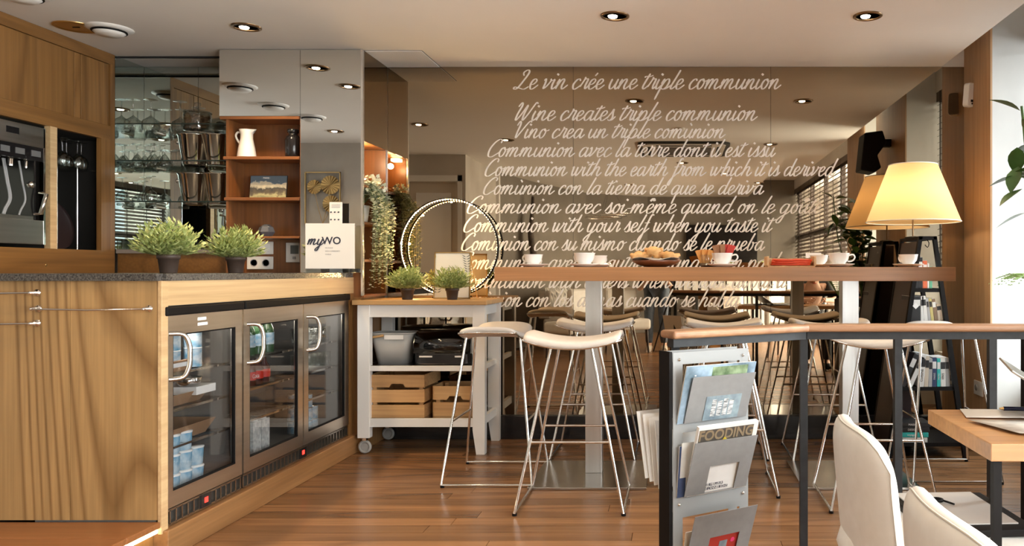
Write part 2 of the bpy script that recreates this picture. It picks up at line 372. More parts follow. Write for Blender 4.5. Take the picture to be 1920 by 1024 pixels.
window(3, -3.9, 1.69, .12, 2.62, [-2.6,-1.4,-.2,.9], [1.75], ('long dark slatted blind over the street windows behind the camera', 1.05, .062))
# wood pier sensor
s_ = thing('wall_sensor', 'white motion sensor high in the corner by the mirror', 'sensor', (1.925, 5.12, 2.27))
part('body', MB().prism(rrect(.075,.155,.02), -.025,.02,'y'), M_plastic, s_, bevel=.004)
part('lens_window', MB().box(-.012,.012,-.027,-.024,-.045,-.03), M_black, s_)
part('eye', MB().lathe([(.006,0),(.006,.002)],12,M=Matrix.Translation((0,-.0265,-.055))@Matrix.Rotation(PI/2,4,'X')), M_black, s_)
s_.rotation_euler = (.1,0,.5)

# ------------------------------------------------------------------ the big lettered mirror
mir = thing('wall_mirror', 'bronze wall mirror covered in white handwritten wine phrases', 'mirror', (0, YB, .155))
seams = [-1.925, X(1075,YB), X(1445,YB), 1.943]
for a, b in zip(seams[:-1], seams[1:]):
    part('glass_panel', MB().box(a+.0012,b-.0012,YB,YB+.010,.157,H-.002), M_mirror, mir, world=True)
part('seam', MB().box(seams[1]-.0012,seams[1]+.0012,YB+.001,YB+.011,.157,H).box(seams[2]-.0012,seams[2]+.0012,YB+.001,YB+.011,.157,H), M_iron, mir, world=True)
# a cursive hand: strokes per letter, x-height 1, slanted when placed
U = [(.14,1),(.05,.4),(.18,.02),(.45,.12),(.70,.6),(.80,1)]
BOWL = [(.84,.82),(.62,1.0),(.30,.88),(.08,.42),(.22,.02),(.50,.10),(.76,.5),(.88,1.0)]
G = {
 'a': (1.18, [BOWL, [(.88,1.0),(.78,.4),(.86,.03),(1.02,.06),(1.3,.4)]]),
 'b': (1.05, [[(.55,2.0),(.34,1.2),(.14,.35),(.28,.0),(.58,.12),(.72,.6),(.55,.88),(.80,.78),(1.12,.85)]]),
 'c': (.86, [[(.70,.78),(.60,.99),(.32,.90),(.08,.45),(.20,.03),(.48,.03),(.96,.42)]]),
 'd': (1.2, [BOWL, [(1.10,2.05),(.92,1.2),(.78,.35),(.88,.03),(1.04,.06),(1.32,.4)]]),
 'e': (.84, [[(.08,.42),(.42,.5),(.64,.8),(.46,1.0),(.20,.84),(.08,.42),(.22,.02),(.50,.04),(.94,.42)]]),
 'f': (.80, [[(.95,1.9),(.78,2.05),(.60,1.7),(.38,.5),(.12,-.8),(-.06,-1.0),(-.10,-.75),(.18,-.25),(.86,.42)], [(.10,.95),(.74,1.0)]]),
 'g': (1.18, [BOWL, [(.88,1.0),(.66,-.1),(.42,-.9),(.12,-1.02),(.02,-.78),(.36,-.35),(.92,.02),(1.3,.4)]]),
 'h': (1.18, [[(.56,2.05),(.32,1.0),(.06,0)], [(.10,.15),(.36,.75),(.66,1.0),(.84,.82),(.74,.3),(.84,.02),(1.0,.06),(1.3,.4)]]),
 'i': (.52, [[(-.02,.4),(.14,.98),(.04,.4),(.12,.02),(.30,.06),(.62,.42)], [(.27,1.42),(.31,1.52),(.345,1.62)]]),
 'k': (1.1, [[(.56,2.05),(.32,1.0),(.06,0)], [(.86,.92),(.66,.98),(.26,.52)], [(.26,.52),(.52,.5),(.68,.08),(.84,.03),(1.2,.42)]]),
 'l': (.56, [[(.56,2.05),(.32,1.1),(.08,.3),(.14,.02),(.32,.06),(.66,.42)]]),
 'm': (1.66, [[(-.02,.5),(.16,.98),(.10,.5),(.02,0)], [(.06,.2),(.30,.78),(.50,1.0),(.60,.82),(.46,0)], [(.50,.2),(.76,.78),(.98,1.0),(1.12,.8),(1.02,.3),(1.12,.02),(1.28,.06),(1.76,.42)]]),
 'n': (1.14, [[(-.02,.5),(.16,.98),(.10,.5),(.02,0)], [(.06,.2),(.32,.78),(.56,1.0),(.70,.82),(.60,.3),(.70,.02),(.86,.06),(1.24,.42)]]),
 'o': (.98, [[(.52,1.0),(.22,.86),(.08,.40),(.28,.0),(.58,.18),(.70,.66),(.52,1.0),(.56,.80),(.84,.78),(1.08,.9)]]),
 'p': (1.08, [[(0,.5),(.20,1.0),(.10,.3),(-.18,-1.05)], [(.04,.1),(.34,.8),(.62,1.0),(.80,.74),(.66,.2),(.36,-.02),(.12,.10)], [(.36,-.02),(.7,.06),(1.16,.42)]]),
 'q': (1.12, [BOWL, [(.88,1.0),(.70,0),(.52,-1.05)], [(.68,-.1),(.86,.05),(1.22,.42)]]),
 'r': (.88, [[(0,.2),(.28,.9),(.30,1.2),(.38,.98),(.66,.98),(.56,.35),(.66,.02),(.96,.42)]]),
 's': (.78, [[(-.04,.2),(.30,.8),(.44,1.18),(.46,.8),(.56,.3),(.36,.0),(.08,.10)], [(.36,.0),(.60,.08),(.88,.42)]]),
 't': (.60, [[(.44,1.62),(.24,.9),(.08,.25),(.18,.02),(.36,.08),(.70,.42)], [(-.06,1.16),(.10,1.30),(.42,1.24),(.82,1.42)]]),
 'u': (1.08, [U, [(.80,1.0),(.68,.35),(.78,.02),(.92,.06),(1.18,.42)]]),
 'v': (.98, [[(.0,.82),(.14,1.0),(.20,.6),(.16,.05),(.46,.3),(.74,.82),(.66,1.0),(.82,.84),(1.08,.92)]]),
 'w': (1.42, [[(.0,.82),(.12,1.0),(.08,.4),(.18,.02),(.46,.3),(.64,.95),(.56,.4),(.66,.02),(.94,.3),(1.20,.82),(1.12,1.0),(1.28,.84),(1.52,.92)]]),
 'y': (1.10, [U, [(.80,1.0),(.56,-.1),(.32,-.9),(.06,-1.02),(-.04,-.78),(.30,-.35),(.84,.02),(1.22,.42)]]),
 '-': (.62, [[(.10,.5),(.50,.52)]]), "'": (.3, [[(.30,1.95),(.18,1.55)]]), ' ': (.62, []),
 'L': (1.5, [[(.55,1.35),(.42,1.75),(.80,2.05),(1.0,1.7),(.62,.7),(.26,.08),(-.1,.0),(-.05,.2),(.5,.08),(1.0,-.02),(1.45,.25)]]),
 'W': (1.95, [[(.05,1.45),(.30,1.95),(.42,1.6),(.20,.6),(.22,.0),(.62,.6),(1.05,1.7),(.92,.6),(.98,.0),(1.35,.6),(1.70,1.5),(1.9,1.98),(2.1,1.8)]]),
 'V': (1.3, [[(.02,1.4),(.22,1.95),(.38,1.6),(.28,.6),(.30,.0),(.66,.6),(1.1,1.5),(1.42,1.98),(1.62,1.8)]]),
 'C': (1.42, [[(1.30,1.55),(1.34,1.9),(1.02,2.02),(.56,1.6),(.20,.8),(.24,.12),(.66,-.02),(1.12,.25),(1.5,.5)]]),
}
ACC = {'é': ('e',[[(.42,1.35),(.62,1.7)]]), 'ê': ('e',[[(.12,1.35),(.38,1.68),(.58,1.35)]]), 'ù': ('u',[[(.30,1.72),(.58,1.40)]]), 'û': ('u',[[(.22,1.35),(.50,1.68),(.72,1.35)]])}
def hand_text(body, xl, xr, base_y, xh, parent, Y, name='lettering', slant=.38, pen=.118, mat_=None):
    cur = 0; strokes = []
    for ch in body:
        extra = []
        if ch in ACC: ch, extra = ACC[ch]
        adv, st = G[ch]
        for s in list(st)+extra: strokes.append([(cur+x_+slant*y_, y_) for x_, y_ in s for y_ in [y_ if y_ < 1 else 1+(y_-1)*.84]])
        cur += adv
    sx = (xr-xl)/(cur/1.0+.1); m = MB()
    for s in strokes:
        p = catmull(s, 5); q = [Vector((xl+a*sx, base_y+b*xh)) for a, b in p]; n = len(q); vs = []
        for i, a in enumerate(q):
            d = (q[min(i+1,n-1)]-q[max(i-1,0)])
            d = d.normalized() if d.length > 1e-9 else Vector((0,1))
            down = abs(d.y)*.75+.25*max(0,-d.y)
            wd = xh*pen*(.36+.72*down)*(.6 if i in (0,n-1) and n > 8 else 1)*(1.7 if len(s) == 3 and abs(s[0][1]-s[-1][1]) < .25 else 1)
            pr = Vector((-d.y, d.x))*wd/1.0
            vs += [a+pr*.5*1.5, a-pr*.5*1.5]
        lift = .00012*(len(m.f) % 7)/7
        front = [(v.x, Y-lift-.000008*k, v.y) for k, v in enumerate(vs)]      # strokes that cross are never coplanar
        m.add(front, [(2*i,2*i+1,2*i+3,2*i+2) for i in range(n-1)])
    return part(name, m, mat_ or M_vinyl, parent, world=True)
LT = [('Le vin crée une triple communion',965,1462,167,19),('Wine creates triple communion',963,1418,226,18.5),('Vino crea un triple comùnion',962,1358,259,17.5),
 ('Communion avec la terre dont il est issu',911,1452,294,17.5),('Communion with the earth from which it is derived',906,1564,330,17.5),('Comùnion con la tierra de que se deriva',903,1430,364.5,17),
 ('Communion avec soi-même quand on le goûte',872,1540,400,17.5),('Communion with your self when you taste it',866,1446,435,17.5),('Comùnion con su mismo cuando se le prueba',862,1432,469.5,17.5),
 ('Communion avec les autres quand on en parle',858,1470,505,17.5),('Communion with others when we talk about it',856,1474,540,17.5),('Comùnion con los demas cuando se habla',845,1386,575,17.5)]
for t, a, b, yb, xh in LT:
    hand_text(t, X(a,YB), X(b,YB), Z(yb,YB), xh*YB/F, mir, YB-.0006)

# ------------------------------------------------------------------ ceiling fixtures
def downlight(x, y, label, power=14, lit=True, r=.078, tilt=None):
    t = thing('downlight', label, 'ceiling light', (x,y,H), 0, 'recessed ceiling downlights')
    part('trim_ring', MB().lathe([(r,.002),(r,-.006),(r*.86,-.010),(r*.82,-.004),(r*.80,.03)], 28), M_bronze, t)
    part('lamp_housing', MB().lathe([(r*.80,-.001),(.0001,-.001)], 28), mat('bronze_cup',(.12,.075,.035),.3,.8), t)
    if lit:
        part('bulb', MB().lathe([(.026,-.003),(.022,-.010),(.0001,-.012)], 20, c=(-.012,.0,0)), M_lamp, t)
        spot((x,y,H-.03), power, tilt or (x,y,0), 120, .7)
    return t
K = .0014  # noqa
downlight(X(462,4.40), 4.40, 'lit brass downlight above the counter, left of the mirror cabinets', 42)
downlight(X(1153,4.21), 4.21, 'lit brass downlight above the left half of the tall table', 34)
downlight(X(1627,4.21), 4.21, 'lit brass downlight above the right half of the tall table', 26)
LF = [(-2.408,3.87),(-2.379,3.20),(-3.317,2.01),(-1.752,2.34),(1.035,2.07),(.71,-.45),(-.72,-1.87),(.10,.62),(1.3,-1.6)]
for i, (a, b) in enumerate(LF):
    downlight(a, b, ['brass downlight over the near end of the bar counter','brass downlight over the bar counter behind the camera side','brass downlight near the service wall','brass downlight over the aisle in front of the fridges','brass downlight over the seating on the window side','small brass downlight beyond the air conditioner','brass downlight over the rear left bench','brass downlight beside the air conditioner','brass downlight at the far end of the window side'][i], 22 if i < 7 else 16)
t = thing('downlight', 'unlit brass downlight beside the round white speaker vent', 'ceiling light', (X(143,4.40),4.40,H), 0, 'recessed ceiling downlights')
part('trim_ring', MB().lathe([(.11,.002),(.11,-.006),(.098,-.008),(.09,-.003)], 28), M_gold, t)
part('cover_disc', MB().lathe([(.09,-.002),(.0001,-.003)], 28), M_gold, t); part('slot', MB().box(-.02,.02,-.003,.003,-.006,-.002), M_black, t)
def vent(x, y, label):
    t = thing('ceiling_vent', label, 'vent', (x,y,H), 0, 'round white ceiling vents over the bar')
    part('flange', MB().lathe([(.118,.001),(.118,-.005),(.10,-.014),(.085,-.016)], 32), M_plastic, t)
    part('gap', MB().lathe([(.087,-.010),(.0001,-.010)], 24), M_black, t)
    part('slot_ring', MB().tube(arc((0,0,-.020),.082,0,2*PI,28,'xy')[:-1],.006,6,closed=True), M_black, t)
    part('disc', MB().lathe([(.074,-.016),(.079,-.026),(.06,-.040),(.0001,-.044)], 28), M_plastic, t)
vent(X(205,4.43), 4.43, 'round white ceiling vent beside the unlit downlight')
vent(-3.22, 3.87, 'round white ceiling vent at the top left corner of the view')
vent(-3.31, 3.21, 'round white ceiling vent over the middle of the service side')
vent(-3.22, 2.72, 'round white ceiling vent closest to the service wall')
g = thing('ceiling_grille', 'slotted air grille in the ceiling beside the mirror cabinets', 'grille', (-1.75,5.06,H))
part('backing', MB().box(-1.925,-1.57,4.87,YB-.01,H-.003,H-.001), mat('grille_gap',(.02,.014,.008),.8), g, world=True)
for i in range(38):
    x_ = -1.92+i*.0093; 
    if i == 0: sl = part('slat', MB().box(-.0028,.0028,-.19,.19,-.008,-.001), M_ceil, g); sl.location = (x_+1.75,0,0)
    else: c = sl.copy(); C.objects.link(c); c.location = (x_+1.75,0,0)
# behind the camera: cassette air conditioner, detector
ac = thing('air_conditioner', 'square ceiling cassette air conditioner with dark slots', 'air conditioner', (.10,1.75,H))
part('panel', MB().prism(rrect(.9,.9,.09), -.03, -.001), M_plastic, ac, bevel=.01); part('dark_border', MB().prism(rrect(.99,.99,.12), -.022, -.001), M_dark, ac)  # dark plate wider than the panel draws its outline
part('intake_grille', MB().box(-.30,.30,-.27,.27,-.036,-.028), mat('ac_grille',(.10,.08,.07),.6), ac)
for k in range(4):
    M = Matrix.Rotation(k*PI/2,4,'Z'); part('air_slot', MB().box(-.30,.30,.36,.40,-.034,-.028,M), M_black, ac)
for k in range(9): part('grille_bar', MB().box(-.30,.30,-.25+k*.0625-.004,-.25+k*.0625+.004,-.040,-.034), M_textg, ac)
sd = thing('smoke_detector', 'small white smoke detector by the air conditioner', 'detector', (.05,3.0,H))
part('body', MB().lathe([(.05,0),(.05,-.015),(.03,-.035),(.0001,-.04)],20), M_plastic, sd)

# ------------------------------------------------------------------ bar counter
XC = -1.99
ct = thing('bar_counter', 'oak clad bar counter that houses the three glass door fridges', 'counter', (-2.4,3.9,0))
for i, (a, b) in enumerate(((-3.3,-2.64),(-2.638,-2.345),(-2.343,XC-.012))):
    part('front_board', MB().box(a,b,3.04,3.065,.155,1.083), M_oak, ct, world=True)
part('carcass', MB().box(-3.3,-2.64,3.065,4.93,.0,1.083).box(-2.64,XC,4.86,4.93,0,1.083).box(-2.64,XC-.02,3.065,4.86,1.06,1.083), M_dark, ct, world=True)
part('corner_post', MB().box(XC-.012,XC+.004,3.035,3.075,.1,1.083), M_oaklt, ct, world=True, bevel=.002)
part('fascia_board', MB().box(XC-.02,XC,3.075,4.93,.985,1.083), M_oaklt, ct, world=True)
part('side_board', MB().box(XC-.02,XC+.002,4.80,4.93,.0,.985), M_cab, ct, world=True)
part('plinth_board', MB().box(XC-.05,XC+.025,3.042,4.93,0,.112), M_oakh, ct, world=True, bevel=.004)
wt = thing('worktop', 'dark speckled granite worktop along the whole bar', 'worktop', (-2.6,4,1.083))
part('slab', MB().box(-3.53,XC-.008,3.02,3.06,1.083,1.111).box(-3.53,XC+.006,3.06,4.835,1.083,1.111), M_granite, wt, world=True)
def towel_rail(x0, x1, z, label, k):
    t = thing('rail', label, 'rail', ((x0+x1)/2,3.04,z), 0, 'slim chrome rails on the oak counter end')
    part('bar', MB().tube([(x0,3.005,z),(x0+.3*(x1-x0),3.0,z-.002),((x0+x1)/2,2.998,z-.004),(x1,3.005,z)], .0038), M_chrome, t, world=True)
    for x_ in (x0,x1):
        part('rosette', MB().lathe([(.014,0),(.013,.005),(.006,.006),(.006,.038),(.0001,.04)],16,M=Matrix.Translation((x_,3.04,z))@Matrix.Rotation(PI/2,4,'X')), M_chrome, t, world=True)
Yp = 3.04
towel_rail(X(72,Yp), X(280,Yp), Z(579,Yp), 'slim chrome rail nearest the fridges on the oak counter end', 0)
towel_rail(-2.98, X(70,Yp), Z(549,Yp), 'upper slim chrome rail at the left edge of the counter end', 1)
towel_rail(-2.98, X(70,Yp), Z(606,Yp), 'lower slim chrome rail at the left edge of the counter end', 2)
st = thing('bar_step', 'low wooden step in front of the oak counter end', 'step', (-2.6,2.5,0))
part('riser', MB().box(-3.3,-2.02,1.8,3.038,0,.115), M_cab, st, world=True)
for i in range(5): part('tread_board', MB().box(-3.3,XC+.0,3.036-(i+1)*.19,3.034-i*.19,.126,.15), M_cab if 0 else M_cherryh, st, world=True, bevel=.003)
part('light_strip', MB().box(-2.012,-1.998,1.9,3.03,.108,.122), M_led_s, st, world=True)

# ------------------------------------------------------------------ fridges
def fridge(y0, y1, doors, label, group='glass door bar fridges'):
    t = thing('bar_fridge', label, 'fridge', (XC-.26,(y0+y1)/2,.112), 0, group)
    zt, zb = .983, .114
    c = MB().box(XC-.52,XC-.50,y0,y1,.18,zt).box(XC-.5,XC-.03,y0,y0+.02,.18,zt).box(XC-.5,XC-.03,y1-.02,y1,.18,zt).box(XC-.5,XC-.03,y0,y1,.93,zt).box(XC-.5,XC-.03,y0,y1,zb,.20)
    part('cabinet', c, mat('fridge_lining',(.17,.165,.16),.45), t, world=True)
    part('top_bezel', MB().box(XC-.03,XC+.012,y0+.004,y1-.004,.945,.981), M_black, t, world=True, bevel=.006)
    n = doors; w_ = (y1-y0)/n
    for k in range(n):
        a, b = y0+k*w_+.006, y0+(k+1)*w_-.006; z0, z1 = .186, .944; s = .052
        d = part('door', MB().box(XC-.022,XC,a,b,z1-.075,z1).box(XC-.022,XC,a,b,z0,z0+.062).box(XC-.022,XC,a,a+s,z0+.062,z1-.075).box(XC-.022,XC,b-s,b,z0+.062,z1-.075), M_door_steel, t, world=True)
        part('pane', MB().box(XC-.012,XC-.008,a+s,b-s,z0+.062,z1-.075), M_frg, d, world=True)
        part('gasket', MB().box(XC-.016,XC-.002,a+s,a+s+.006,z0+.062,z1-.075).box(XC-.016,XC-.002,b-s-.006,b-s,z0+.062,z1-.075).box(XC-.016,XC-.002,a+s,b-s,z1-.081,z1-.075).box(XC-.016,XC-.002,a+s,b-s,z0+.062,z0+.068), M_black, d, world=True)
        hy = a+.03; zc = .84 if 0 else z1-.16
        pts = [(XC-.002,hy,zc+.09),(XC+.035,hy,zc+.085),(XC+.050,hy,zc+.045),(XC+.052,hy,zc),(XC+.050,hy,zc-.045),(XC+.035,hy,zc-.085),(XC-.002,hy,zc-.09)]
        # the handle bows out sideways over the door as well
        pts = [(p[0], p[1]+.9*(p[0]-XC), p[2]) for p in catmull(pts,4)]
        part('handle', MB().tube(pts,.0095,10), M_satin, d, world=True)
        for zz in (.40,.55,.70):
            sh = MB().box(XC-.47,XC-.05,a+.01,a+.014,zz,zz+.005).box(XC-.056,XC-.05,a+.01,b-.01,zz-.004,zz+.006)
            for q in range(22): sh.box(XC-.47,XC-.05,a+.015+q*(w_-.04)/22,a+.018+q*(w_-.04)/22,zz,zz+.003)
            so = part('wire_shelf', sh, M_chrome, t, world=True)
    for k in range(n):
        part('interior_light', MB().box(XC-.07,XC-.05,y0+k*w_+.06,y0+(k+1)*w_-.06,.918,.928), M_led_s, t, world=True); point((XC-.10,y0+(k+.5)*w_,.89), 1.6, .05, (1,.93,.84))
    # louvred grille with controller
    gy = MB().box(XC-.03,XC-.004,y0+.005,y1-.005,.116,.124).box(XC-.03,XC-.004,y0+.005,y1-.005,.172,.180)
    ng = int((y1-y0)/.038)
    for q in range(ng+1):
        yy = y0+.008+q*(y1-y0-.02)/ng; gy.box(XC-.03,XC-.004,yy-.004,yy+.004,.12,.176)
    gr = part('grille', gy, M_satin, t, world=True)
    part('controller', MB().box(XC-.01,XC+.001,(y0+y1)/2-.035,(y0+y1)/2+.035,.122,.176), M_blackgloss, gr, world=True)
    part('red_display', MB().box(XC+.001,XC+.002,(y0+y1)/2-.014,(y0+y1)/2+.010,.140,.162), mat('red_digits',(.3,0,0),.5,emit=(1,.03,.02),es=3), gr, world=True)
    return t
Y1, Y2, Y3, Y4 = 3.052, 3.612, 4.197, 4.79
f1 = fridge(Y1, Y2, 1, 'single glass door fridge nearest the oak counter end')
part('door_sticker', MB().box(XC,XC+.0006,3.27,3.33,.915,.928).box(XC,XC+.0006,3.27,3.34,.893,.906), M_paper, f1, world=True)
f2 = fridge(Y2+.002, Y4, 2, 'double glass door fridge at the trolley end of the bar')
# fridge contents
M_blue = noisy('yoghurt_blue', (.05,.30,.50), (.65,.75,.80), .4, 34, (1,1,.5)); M_lab = noisy('tin_label', (.60,.63,.65), (.10,.30,.45), .4, 40, (1,1,1))
proto = None; k = 0
for zl in range(3):
    for r_ in range(2):
        for q in range(3 if zl < 2 else 2):
            loc = (XC-.10-.085*r_, 3.245+q*.082, .2015+zl*.082)
            if proto is None:
                proto = thing('yoghurt_pot', 'blue and white yoghurt pot stacked in the bottom of the first fridge', 'yoghurt pot', loc, 0, 'blue yoghurt pots in the fridge')
                part('cup', MB().lathe([(.031,0),(.034,.004),(.037,.068),(.037,.072)],18), M_blue, proto); part('lid', MB().lathe([(.039,.072),(.039,.078),(.0001,.079)],18), M_porc, proto)
            else: dup(proto, loc, 0)
proto = None
for zl in range(2):
    for q in range(4):
        loc = (XC-.11-.05*(q%2), 3.27+q*.074, .7065+zl*.084)
        if proto is None:
            proto = thing('jar_tin', 'white and blue tin on the top fridge shelf', 'tin', loc, 0, 'white and blue tins on the top shelf of the first fridge')
            part('can', MB().lathe([(.034,0),(.034,.08)],18), M_lab, proto); part('lid', MB().lathe([(.035,.08),(.035,.083),(.0001,.083)],18), M_porc, proto)
        else: dup(proto, loc, 0)
def carton(name, label, cat, x0,x1,y0,y1,z0,z1, m, band=None, group=None):
    t = thing(name, label, cat, ((x0+x1)/2,(y0+y1)/2,z0), 0, group)
    part('box', MB().box(x0,x1,y0,y1,z0,z1), m, t, world=True, bevel=.002)
    if band: part('label_band', MB().box(x0-.0005,x1+.0006,y0-.0006,y1+.0006,z0+(z1-z0)*.4,z0+(z1-z0)*.8), band, t, world=True)
    return t
M_kraft = mat('kraft', (.30,.17,.09), .7)
carton('tray', 'small brown carton in front of the tins on the top shelf', 'box', XC-.14,XC-.07,3.14,3.21,.7065,.76, M_kraft, M_paper)
carton('tray', 'brown carton with white label by the tins on the top shelf', 'box', XC-.075,XC-.06,3.20,3.32,.7065,.75, M_kraft, M_paper)
def ftray(label, y0, y1, z, h, m):
    t = thing('food_tray', label, 'tray', (XC-.22,(y0+y1)/2,z), 0, 'trays on the fridge shelves')
    x0,x1 = XC-.36, XC-.07; b = .03
    part('tray_shell', MB().add([(x0+b,y0+b,z),(x1-b,y0+b,z),(x1-b,y1-b,z),(x0+b,y1-b,z),(x0,y0,z+h),(x1,y0,z+h),(x1,y1,z+h),(x0,y1,z+h)], [(0,3,2,1),(0,1,5,4),(1,2,6,5),(2,3,7,6),(3,0,4,7)]), m, t, world=True).modifiers.new('t','SOLIDIFY').thickness=.002
ftray('brown paper tray on the second fridge shelf', 3.22, 3.48, .5565, .05, M_kraft)
ftray('wide kraft tray on the lowest shelf of the first fridge', 3.20, 3.52, .4065, .06, M_kraft)
b_ = thing('steel_bowl', 'small steel bowl on the second shelf of the first fridge', 'bowl', (XC-.12,3.40,.612)); part('bowl', MB().lathe([(.02,0),(.045,.02),(.055,.05),(.057,.05),(.045,.018),(.0001,.004)],20), M_silver, b_)
carton('lid_box', 'clear lidded box with white label on the second fridge shelf', 'box', XC-.30,XC-.06,3.36,3.50,.5565,.64, M_acr, M_paper)
M_bott = clear('dark_bottle', (.10,.12,.08), .02, 1.5, 1.5); M_cola = mat('cola', (.06,.015,.01), .1)
def bottle(name, label, loc, m, lab, group, h=.19, r=.028, word=None):
    t = thing(name, label, 'bottle', loc, 0, group)
    part('glass_body', MB().lathe([(r,0),(r,h*.5),(r*.9,h*.62),(r*.42,h*.8),(r*.40,h*.97)],18), m, t)
    part('cap', MB().lathe([(r*.46,h*.95),(r*.46,h),(.0001,h+.001)],14), M_silver, t)
    lb = part('label_wrap', MB().lathe([(r+.0008,h*.2),(r+.0008,h*.5)],18), lab, t)
    return t
pb = None
for i in range(5):
    loc = (XC-.11-.06*(i//3), 3.87+(i%3)*.068, .5565)
    if pb is None: pb = bottle('cola_bottle', 'red labelled cola bottle on the middle fridge shelf', loc, M_cola, M_red, 'cola bottles in the middle fridge', .135, .03)
    else: dup(pb, loc)
text('label_lettering','Coca',.030,M_paper,pb,(.033,.0,.047),(PI/2,0,PI/2))
pg = None
for i in range(6):
    loc = (XC-.11-.08*(i//3), 3.86+(i%3)*.09, .7065)
    if pg is None: pg = bottle('water_bottle', 'dark green bottle on the top shelf of the middle fridge', loc, mat('bottle_green',(.03,.08,.03),.15), M_lab, 'green bottles in the middle fridge', .2, .032)
    else: dup(pg, loc)
pc = None
for i in range(4):
    loc = (XC-.10-.075*(i%2), 3.86+.08*(i//2)+0*i, .2015)
    if pc is None:
        pc = thing('milk_carton', 'tall white printed carton at the bottom of the middle fridge', 'carton', loc, 0, 'white cartons in the middle fridge')
        part('box', MB().box(-.035,.035,-.037,.037,0,.18), noisy('carton_print',(.70,.70,.68),(.35,.36,.36),.5,50), pc); part('fold', MB().box(-.035,.035,-.003,.003,.18,.195), M_paper, pc)
    else: dup(pc, loc)
ps = None
for i in range(10):
    loc = (XC-.10-.075*(i%2), 4.45+.07*((i//2)%2), .2015+.075*(i//4))
    if ps is None:
        ps = thing('tin', 'small white tin stacked in the right hand fridge', 'tin', loc, 0, 'stacked tins in the right hand fridge')
        part('can', MB().lathe([(.031,0),(.031,.07)],16), M_lab, ps); part('lid', MB().lathe([(.032,.07),(.032,.073),(.0001,.073)],16), M_silver, ps)
    else: dup(ps, loc)
def tumbler(loc, label, group, h=.085, r=.032, n=16):
    t = thing('tumbler', label, 'glass', loc, 0, group)
    part('glass_wall', MB().lathe([(.0001,.004),(r*.8,.004),(r,h),(r*1.05,h),(r*.88,0)],n), M_gls, t); return t
pt_ = None
for i in range(18):
    sh, q = i//9, i%9; loc = (XC-.10-.07*(q%2), 4.46+.055*(q//2)+(.02*(q%2)), .7065 if sh == 0 else .5565)
    if pt_ is None: pt_ = tumbler(loc, 'clear tumbler stored on the shelves of the right hand fridge', 'glasses in the right hand fridge')
    else: dup(pt_, loc)
0 and carton('cardboard_box', 'long kraft box on the low shelf of the right hand fridge', 'box', XC-.40,XC-.08,4.25,4.72,.4065,.52, M_kraft)
0 and carton('cardboard_box', 'flat kraft box on the low shelf of the middle fridge', 'box', XC-.40,XC-.08,3.68,4.10,.4065,.47, M_kraft)

# ------------------------------------------------------------------ tall oak cabinet on the left wall (face X = -3.55)
XL = -3.553
def Yl(px): return -XL*F/(VX-px)
tc_ = thing('tall_cabinet', 'tall built-in oak cabinet on the left with panelled upper doors', 'cabinet', (-3.8,4.4,0))
ya, yb = 3.7, 4.975
part('top_rail', MB().box(XL-.03,XL,ya,yb,2.425,H-.002), M_cabh, tc_, world=True)
part('middle_rail', MB().box(XL-.03,XL,ya,Yl(207),1.946,2.035), M_cabh, tc_, world=True)
part('bottom_rail', MB().box(XL-.03,XL,ya,yb,1.111,1.25), M_cabh, tc_, world=True)
part('stile', MB().box(XL-.03,XL,Yl(207),yb,1.25,2.425), M_cab, tc_, world=True)
part('stile', MB().box(XL-.03,XL,Yl(190),Yl(207),1.25,1.946), M_cab, tc_, world=True)
part('stile', MB().box(XL-.03,XL+.004,Yl(93),Yl(106),1.25,1.946), M_oaklt, tc_, world=True, label='paler stile between the appliance and the niche')
for a, b in ((3.72,4.122),(4.125,Yl(73)),(Yl(72),Yl(141)),(Yl(141.5),Yl(153)),(Yl(154),Yl(206))):
    part('door', MB().box(XL-.03,XL-.006,a,b-.002,2.037,2.423), M_cab, tc_, world=True, bevel=.002)
part('carcass', MB().box(XL-.62,XL-.6,ya,yb,0,H).box(XL-.6,XL-.03,ya,yb,1.946,1.96).box(XL-.6,XL-.03,ya,yb,1.235,1.25).box(XL-.6,XL-.03,Yl(97),Yl(102),1.25,1.95).box(XL-.6,XL-.03,yb-.02,yb,1.111,H).box(XL-.6,XL-.03,ya,ya+.02,1.111,H), M_dark, tc_, world=True)
part('keyhole', MB().lathe([(.007,0),(.007,.003),(.0001,.004)],14,M=Matrix.Translation((XL,Yl(86),Z(497,Yl(86))))@Matrix.Rotation(PI/2,4,'Y')), M_gold, tc_, world=True)
# built-in wine dispenser
wd = thing('wine_dispenser', 'built-in steel wine dispenser with tubes and taps', 'appliance', (XL-.1,4.1,1.26))
e1 = Yl(84)
part('fascia', MB().box(XL-.02,XL+.004,3.72,e1,1.81,1.925), M_steel, wd, world=True, bevel=.003)
part('small_display', MB().box(XL+.004,XL+.006,Yl(34),Yl(14) if 0 else Yl(34)-.0,1.86,1.89).box(XL+.004,XL+.006,Yl(10),Yl(34),1.862,1.896), M_blackgloss, wd, world=True)
part('button_strip', MB().box(XL-.02,XL+.002,3.72,e1-.004,1.735,1.812), M_blackgloss, wd, world=True)
for px in (0,28,58):
    part('button', MB().box(XL+.002,XL+.005,Yl(px),Yl(px+17),1.758,1.79), mat('grey_button',(.16,.16,.16),.4), wd, world=True)
part('lower_panel', MB().box(XL-.02,XL+.002,3.72,e1,1.27,1.405), M_steel, wd, world=True, bevel=.003)
part('side_trim', MB().box(XL-.02,XL+.004,e1-.012,e1,1.27,1.925), M_chrome, wd, world=True)
part('chamber', MB().box(XL-.30,XL-.29,3.72,e1,1.40,1.74).box(XL-.29,XL-.02,e1-.05,e1-.04,1.4,1.74), M_blackgloss, wd, world=True)
part('backlit_panel', MB().box(XL-.285,XL-.28,3.8,Yl(62),1.43,1.72), mat('pale_lit_panel',(.55,.55,.42),.5,emit=(.85,.88,.68),es=.22), wd, world=True)
